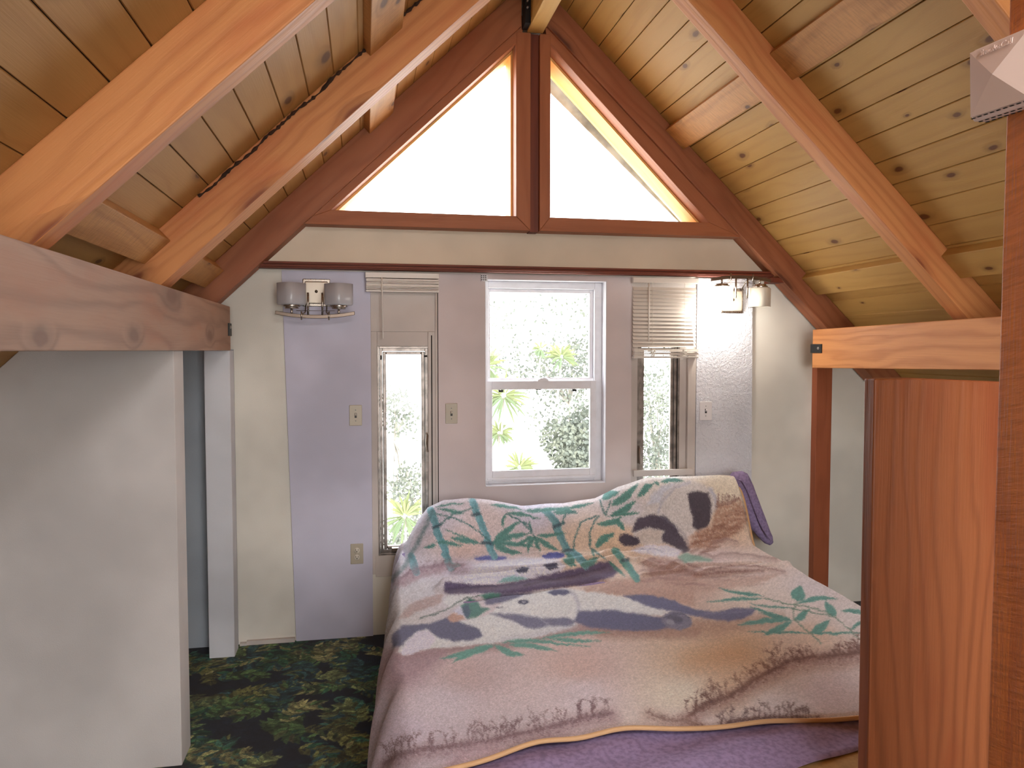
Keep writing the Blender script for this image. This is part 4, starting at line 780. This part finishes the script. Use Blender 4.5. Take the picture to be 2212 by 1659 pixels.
# blanket
HX=[.0,.16,.26,.30,.34,.41,.54,.66,.82,1.08,1.27,1.40,1.55,1.72,1.92,2.02,2.08,2.14,2.3]
def hp(px,py,y=4.06): a=at(px,py,'Y',y); return float(a[0]),float(a[2])-.555
HH=[(.05,0),(.14,0)]+[hp(*q) for q in [(872,1200),(885,1165),(905,1130),(925,1103),(960,1085),(1010,1082),(1060,1085),(1130,1096),(1220,1093),(1290,1080),(1340,1055),(1400,1038),(1470,1033),(1560,1029),(1588,1031),(1612,1080),(1640,1135)]]+[(2.12,.05),(2.3,.03)]
def sstep(a,b,x): t=np.clip((x-a)/(b-a),0,1); return t*t*(3-2*t)
def ridge(X,Y,pts,amp,w):
    z=np.zeros_like(X); best=np.full(X.shape,1e9)
    for (x1,y1),(x2,y2) in zip(pts,pts[1:]):
        dx,dy=x2-x1,y2-y1; L=dx*dx+dy*dy; t=np.clip(((X-x1)*dx+(Y-y1)*dy)/L,0,1); best=np.minimum(best,(X-x1-t*dx)**2+(Y-y1-t*dy)**2)
    return amp*np.exp(-best/(w*w))
def onb(px,py,z=.56): a=at(px,py,'Z',z); return (float(a[0]),float(a[1]))
def foot_y(X):
    q=[onb(px,py,.535) for px,py in [(900,1690),(1000,1668),(1073,1650),(1122,1634),(1161,1619),(1244,1616),(1320,1597),(1440,1594),(1520,1591),(1612,1575),(1772,1567),(1877,1564),(1960,1556)]]
    g=np.linspace(-.2,2.4,261); v=np.interp(g,[a[0] for a in q],[a[1] for a in q]); v=np.convolve(np.pad(v,12,mode='edge'),np.hanning(25)/np.hanning(25).sum(),'valid'); return np.interp(X,g,v)
def blanket():
    nu,nv=860,760; s=np.linspace(0,1,nu)[:,None]*np.ones((1,nv)); tt=np.linspace(0,1,nv)[None,:]*np.ones((nu,1))
    YH=4.17; yy=YH+(1.86-YH)*tt           # nominal rows
    XL=np.interp(yy,[1.8,2.6,3.4,4.0,4.2],[.135,.115,.145,.175,.20]); XR=np.interp(yy,[1.8,2.6,3.05,3.5,3.9,4.05,4.2],[1.96,1.985,2.0,2.035,2.075,2.085,2.09])
    hem=np.interp(yy,[1.8,2.3,2.9,3.5,4.0,4.2],[-.025,.0,.035,.085,.125,.14])+.012*np.sin(yy*19)
    a=.17; b=.985
    side=s<a; k=np.clip(1-s/a,0,1); u=np.clip((s-a)/(b-a),0,1); r=np.clip((s-b)/(1-b),0,1)
    Xt=XL+(XR-XL)*u
    Yf=foot_y(Xt); Y=YH+(Yf-YH)*tt
    h=np.interp(Xt,[q[0] for q in HH],[q[1] for q in HH])
    g=sstep(3.74,4.05,Y)**1.15*(1-.75*sstep(4.10,4.17,Y))
    z=BT+.015+h*g
    # swell & wrinkles
    z+=.010*np.sin(Xt*5.1+Y*2.2)*np.sin(Y*3.3+.6)*(1-sstep(3.7,4,Y))
    z+=(vnoise(Xt*7,Y*7,31)-.5)*.012
    z+=ridge(Xt,Y,[onb(960,1268),onb(1100,1258),onb(1240,1240),onb(1335,1215)],.046,.032)
    z+=ridge(Xt,Y,[onb(1010,1292),onb(1150,1278),onb(1300,1250)],-.022,.028)
    z+=ridge(Xt,Y,[onb(990,1236),onb(1120,1238),onb(1260,1212),onb(1400,1200)],.030,.032)
    z+=ridge(Xt,Y,[onb(960,1205),onb(1060,1196),onb(1200,1190),onb(1380,1186)],-.028,.05)
    z+=ridge(Xt,Y,[onb(1140,1196),onb(1300,1205),onb(1430,1218),onb(1500,1240),onb(1700,1225)],.020,.024)
    z+=ridge(Xt,Y,[onb(1380,1215),onb(1440,1226),onb(1520,1222),onb(1640,1222)],.018,.018)
    z+=ridge(Xt,Y,[onb(1390,1238),onb(1470,1232),onb(1560,1238),onb(1680,1236)],.016,.018)
    # soft folds running over the pillows
    gm=sstep(3.74,3.9,Y)*(1-sstep(3.92,4.03,Y)); z+=gm*.022*np.sin(Xt*9+Y*6)*sstep(.3,.5,Xt)*(1-sstep(1.9,2.1,Xt)); z+=gm*.008*np.sin(Xt*23-Y*10)
    # fall at the foot edge
    z-=.006*sstep(.985,1.,tt)
    # right overhang
    X=Xt+r*.03; z-=r*.07
    # left side hang
    kk=k; X=np.where(side,XL-(XL-hem)*(1-(1-kk)**2.2)-.0+.016*np.sin(Y*16+1.2)*kk+.01*np.sin(Y*37)*kk,X)
    zs=z-(z-.07)*kk**1.8
    z=np.where(side,zs,z)
    
    P=np.stack([X,Y,z],-1)
    px,py=project(P.reshape(-1,3)); col=paint_blanket(px,py)
    # plain tan reverse strip on the hanging side near the hem
    sd=(k>.86).ravel(); col[sd]=col[sd]*.4+np.array((206,160,118))*.6
    col=np.clip(255*(col/255.)**.82,0,252)
    root=empty('panda_blanket',(1.06,3.0,0),'plush beige blanket printed with pandas and bamboo, spread over the bed','blanket')
    o=grid_object('blanket_cloth',P,nu,nv,M['blanket'],col,root)
    m=MB(); row=[tuple(P[i,-1]+np.array([0,-.006,.006])) for i in range(60,nu,8)]; m.tube(row,.0085,8,sy=.8); m.build('edge_binding',M['binding'],root,label='tan stitched edge binding')
    m=MB(); row=[tuple(P[-1,j]+np.array([.002,0,.004])) for j in range(30,nv,8)]; m.tube(row,.007,6,sy=.8); m.build('edge_binding',M['binding'],root,label='tan stitched edge binding')
blanket()
# purple pillow corner poking out at the head end
def pillow():
    m=MB(); path=[];rad=[]
    for px,py,r in [(1578,1045,.016),(1588,1034,.026),(1600,1037,.034),(1609,1056,.036),(1620,1085,.036),(1630,1112,.034),(1640,1135,.031),(1650,1152,.026),(1660,1166,.021),(1666,1174,.010)]:
        a=at(px,py,'Y',4.14); path.append(tuple(a)); rad.append(r)
    # smooth resample
    Q=[];Rr=[]
    for i in range(len(path)-1):
        for k in range(5):
            t=k/5; Q.append(tuple(np.array(path[i])*(1-t)+np.array(path[i+1])*t)); Rr.append((rad[i]*(1-t)+rad[i+1]*t)*(1+.05*math.sin(i*1.3+k*.26)))
    Q.append(path[-1]);Rr.append(rad[-1]); m.tube(Q,Rr,20,sy=1.6)
    root=m.build('pillow',M['purple'],label='crumpled purple pillow edge sticking out behind the blanket at the right of the bed head',cat='pillow')
    m=MB(); m.tube([(q[0]-.012,q[1]-.05,q[2]+.004) for q in Q[6:40:3]],[.004+.002*math.sin(i) for i in range(len(Q[6:40:3]))],6); m.build('seam',M['purple'],root)
pillow()

# ---------------------------------------------------------------- outdoors
def leaves(name,spots,mat,size,label,cat,seed,trunk=None):
    rr=random.Random(seed); root=empty(name,spots[0][0],label,cat); mb=MB()
    for (c0,rad,n) in spots:
        for i in range(int(n*1.5)):
            while 1:
                d=Vector((rr.uniform(-1,1),rr.uniform(-1,1),rr.uniform(-1,1)))
                if d.length<1: break
            p=Vector(c0)+d*rad; a=Vector((rr.uniform(-1,1),rr.uniform(-.5,.5),rr.uniform(-1,1))).normalized(); b=a.cross(Vector((rr.uniform(-.4,.4),1,rr.uniform(-.4,.4)))).normalized()
            s_=size*rr.uniform(.35,.85); mb.add([p,p+a*s_*.5+b*s_*.28,p+a*s_,p+a*s_*.5-b*s_*.28],[(0,1,2,3)],rnd=False)
    o=mb.build('foliage',mat,root,kind='stuff')
    m=MB(); c0=Vector(spots[0][0]); m.tube([(c0.x+.1,c0.y+.3,c0.z-.8),(c0.x+.05,c0.y+.2,c0.z-.3),c0],[.018,.012,.005],8); 
    for (c1,rad,n) in spots[1:]:
        m.tube([c0+Vector((0,0,-.4)),(c0+Vector(c1))*.5+Vector((0,.1,-.1)),c1],[.014,.009,.004],6)
    m.build('trunk',M['trunk'],root)
def pt(px,py,y): return tuple(float(v) for v in at(px,py,'Y',y))
leaves('leafy_tree',[(pt(1250,980,8.),.33,900),(pt(1215,945,8.),.25,400),(pt(1270,930,8.2),.3,500),(pt(1270,1000,7.8),.16,260),(pt(1235,1000,8.),.16,160)],M['leafg'],.085,'dense grey-green tree outside the lower right of the centre window','tree',3)
leaves('leafy_tree',[(pt(1230,800,8.6),.42,330),(pt(1270,780,8.6),.3,200),(pt(1185,810,8.6),.3,130),(pt(1260,665,8.8),.42,80),(pt(1110,790,8.8),.3,90),(pt(1130,720,9),.6,60),(pt(1200,720,9),.7,40),(pt(1190,870,8.2),.4,120),(pt(1250,880,8.2),.35,80),(pt(1080,700,9.),.3,40)],M['leafg'],.075,'sparse pale tree seen through the upper sash of the centre window','tree',4)
leaves('leafy_tree',[(pt(1425,965,8.),.2,160),(pt(1435,895,8.),.3,330),(pt(1400,840,8.),.28,150),(pt(1410,1000,8),.34,420),(pt(1440,1020,8.),.3,260),(pt(1400,790,8.4),.5,60),(pt(1430,800,8.4),.4,60)],M['leafg'],.07,'pale bushy tree outside the narrow right window','tree',5)
leaves('leafy_tree',[(pt(850,870,8.),.18,120),(pt(862,905,8.),.2,80),(pt(893,905,8.),.25,30),(pt(890,1050,7.6),.25,200),(pt(900,1100,7.6),.2,150),(pt(870,1060,7.8),.2,90),(pt(868,1165,7.5),.18,130),(pt(850,1175,7.5),.1,60)],M['leafg'],.07,'thin pale branches outside the narrow left window','tree',6)
def spiky(px,py,y,L,n,seed,label,mat='leafy'):
    rr=random.Random(seed); c=Vector(pt(px,py,y)); root=empty('spiky_plant',c,label,'plant','spiky plants outside'); mb=MB()
    for i in range(n):
        th=rr.uniform(0,2*math.pi); d=Vector((math.cos(th),rr.uniform(-.5,.5),math.sin(th)*.9+.1)).normalized(); l=L*rr.uniform(.6,1.1); w=d.cross(Vector((0,1,0))).normalized()*.011
        m1=c+d*l*.6+Vector((0,0,-.01*l)); e=c+d*l+Vector((0,0,-.12*l)); s0=c+d*l*.12
        mb.add([s0-w*.6,m1-w,e,m1+w,s0+w*.6],[(0,1,2,3,4)],rnd=False)
    mb.build('leaves',M[mat],root); m=MB(); m.tube([(c.x+.02,c.y+.25,c.z-.45),(c.x+.01,c.y+.1,c.z-.2),c],[.012,.010,.008],8); m.build('stem',M['trunk'],root)
spiky(1052,790,7.2,.24,46,1,'spiky green plant at the left edge of the upper centre sash')
spiky(1213,770,7.4,.20,40,2,'spiky green rosette right of centre in the upper centre sash')
spiky(1088,855,6.6,.26,44,3,'spiky plant at the top left of the lower centre sash')
spiky(1078,935,6.8,.17,34,4,'small spiky plant halfway down the left side of the lower centre sash')
spiky(1122,1010,6.6,.20,40,5,'spiky plant at the bottom of the lower centre sash')
spiky(1168,753,7.8,.12,14,6,'tiny yellow-green sprig in the middle of the upper centre sash')
spiky(875,1115,6.8,.26,48,7,'spiky plant low in the narrow left window')
# ---------------------------------------------------------------- light
w=bpy.data.worlds.new('world'); SC.world=w; w.use_nodes=True; nt=w.node_tree; bg=nt.nodes['Background']
tc=nt.nodes.new('ShaderNodeTexCoord'); sp=nt.nodes.new('ShaderNodeSeparateXYZ'); mr=nt.nodes.new('ShaderNodeMapRange'); mx=nt.nodes.new('ShaderNodeMix'); mx.data_type='RGBA'
nt.links.new(tc.outputs['Generated'],sp.inputs[0]); nt.links.new(sp.outputs[2],mr.inputs[0]); mr.inputs[1].default_value=-.3; mr.inputs[2].default_value=.4
mx.inputs[6].default_value=(1.,.97,.88,1); mx.inputs[7].default_value=(.90,.95,1.,1); nt.links.new(mr.outputs[0],mx.inputs[0]); nt.links.new(mx.outputs[2],bg.inputs[0]); bg.inputs[1].default_value=WORLD if 'WORLD' in globals() else 10.0
def area(name,loc,rot,sx,sy_,e,col,portal=False):
    l=bpy.data.lights.new(name,'AREA'); l.shape='RECTANGLE'; l.size=sx; l.size_y=sy_; l.energy=e; l.color=col; o=bpy.data.objects.new(name,l); COL.objects.link(o); o.location=loc; o.rotation_euler=rot
    if portal: l.cycles.is_portal=True
    return o
for i,(xa,xb,za,zb_) in enumerate([WIN,NL,NRW,(-.2,2.,2.36,3.4)]):
    area('window_portal',((xa+xb)/2,4.52,(za+zb_)/2),(-math.pi/2,0,0),xb-xa,zb_-za,1,(1,1,1),True)
area('rear_fill_light',(.9,-2.55,1.5),(math.pi/2,0,0),2.5,1.5,26,(1.,.95,.88))  # added fill lamp behind the camera, lights the faces turned towards it
area('overhead_fill_light',(.9,-1.1,3.2),(math.radians(18),0,0),1.4,1.0,95,(1.,.98,.97))  # added overhead fill to brighten the bed, no roof opening there
pl=bpy.data.lights.new('sconce_bulb','POINT'); pl.energy=6.5; pl.color=(1,.95,.86); pl.shadow_soft_size=.03; po=bpy.data.objects.new('sconce_bulb',pl); COL.objects.link(po); po.location=(SX-.122,YS-.115,SZ-.06)
SC.view_settings.view_transform='Standard'; SC.view_settings.look='None'; SC.view_settings.exposure=0; SC.view_settings.gamma=1
SC.cycles.max_bounces=8; SC.cycles.diffuse_bounces=5; SC.cycles.transparent_max_bounces=12; SC.cycles.sample_clamp_indirect=6
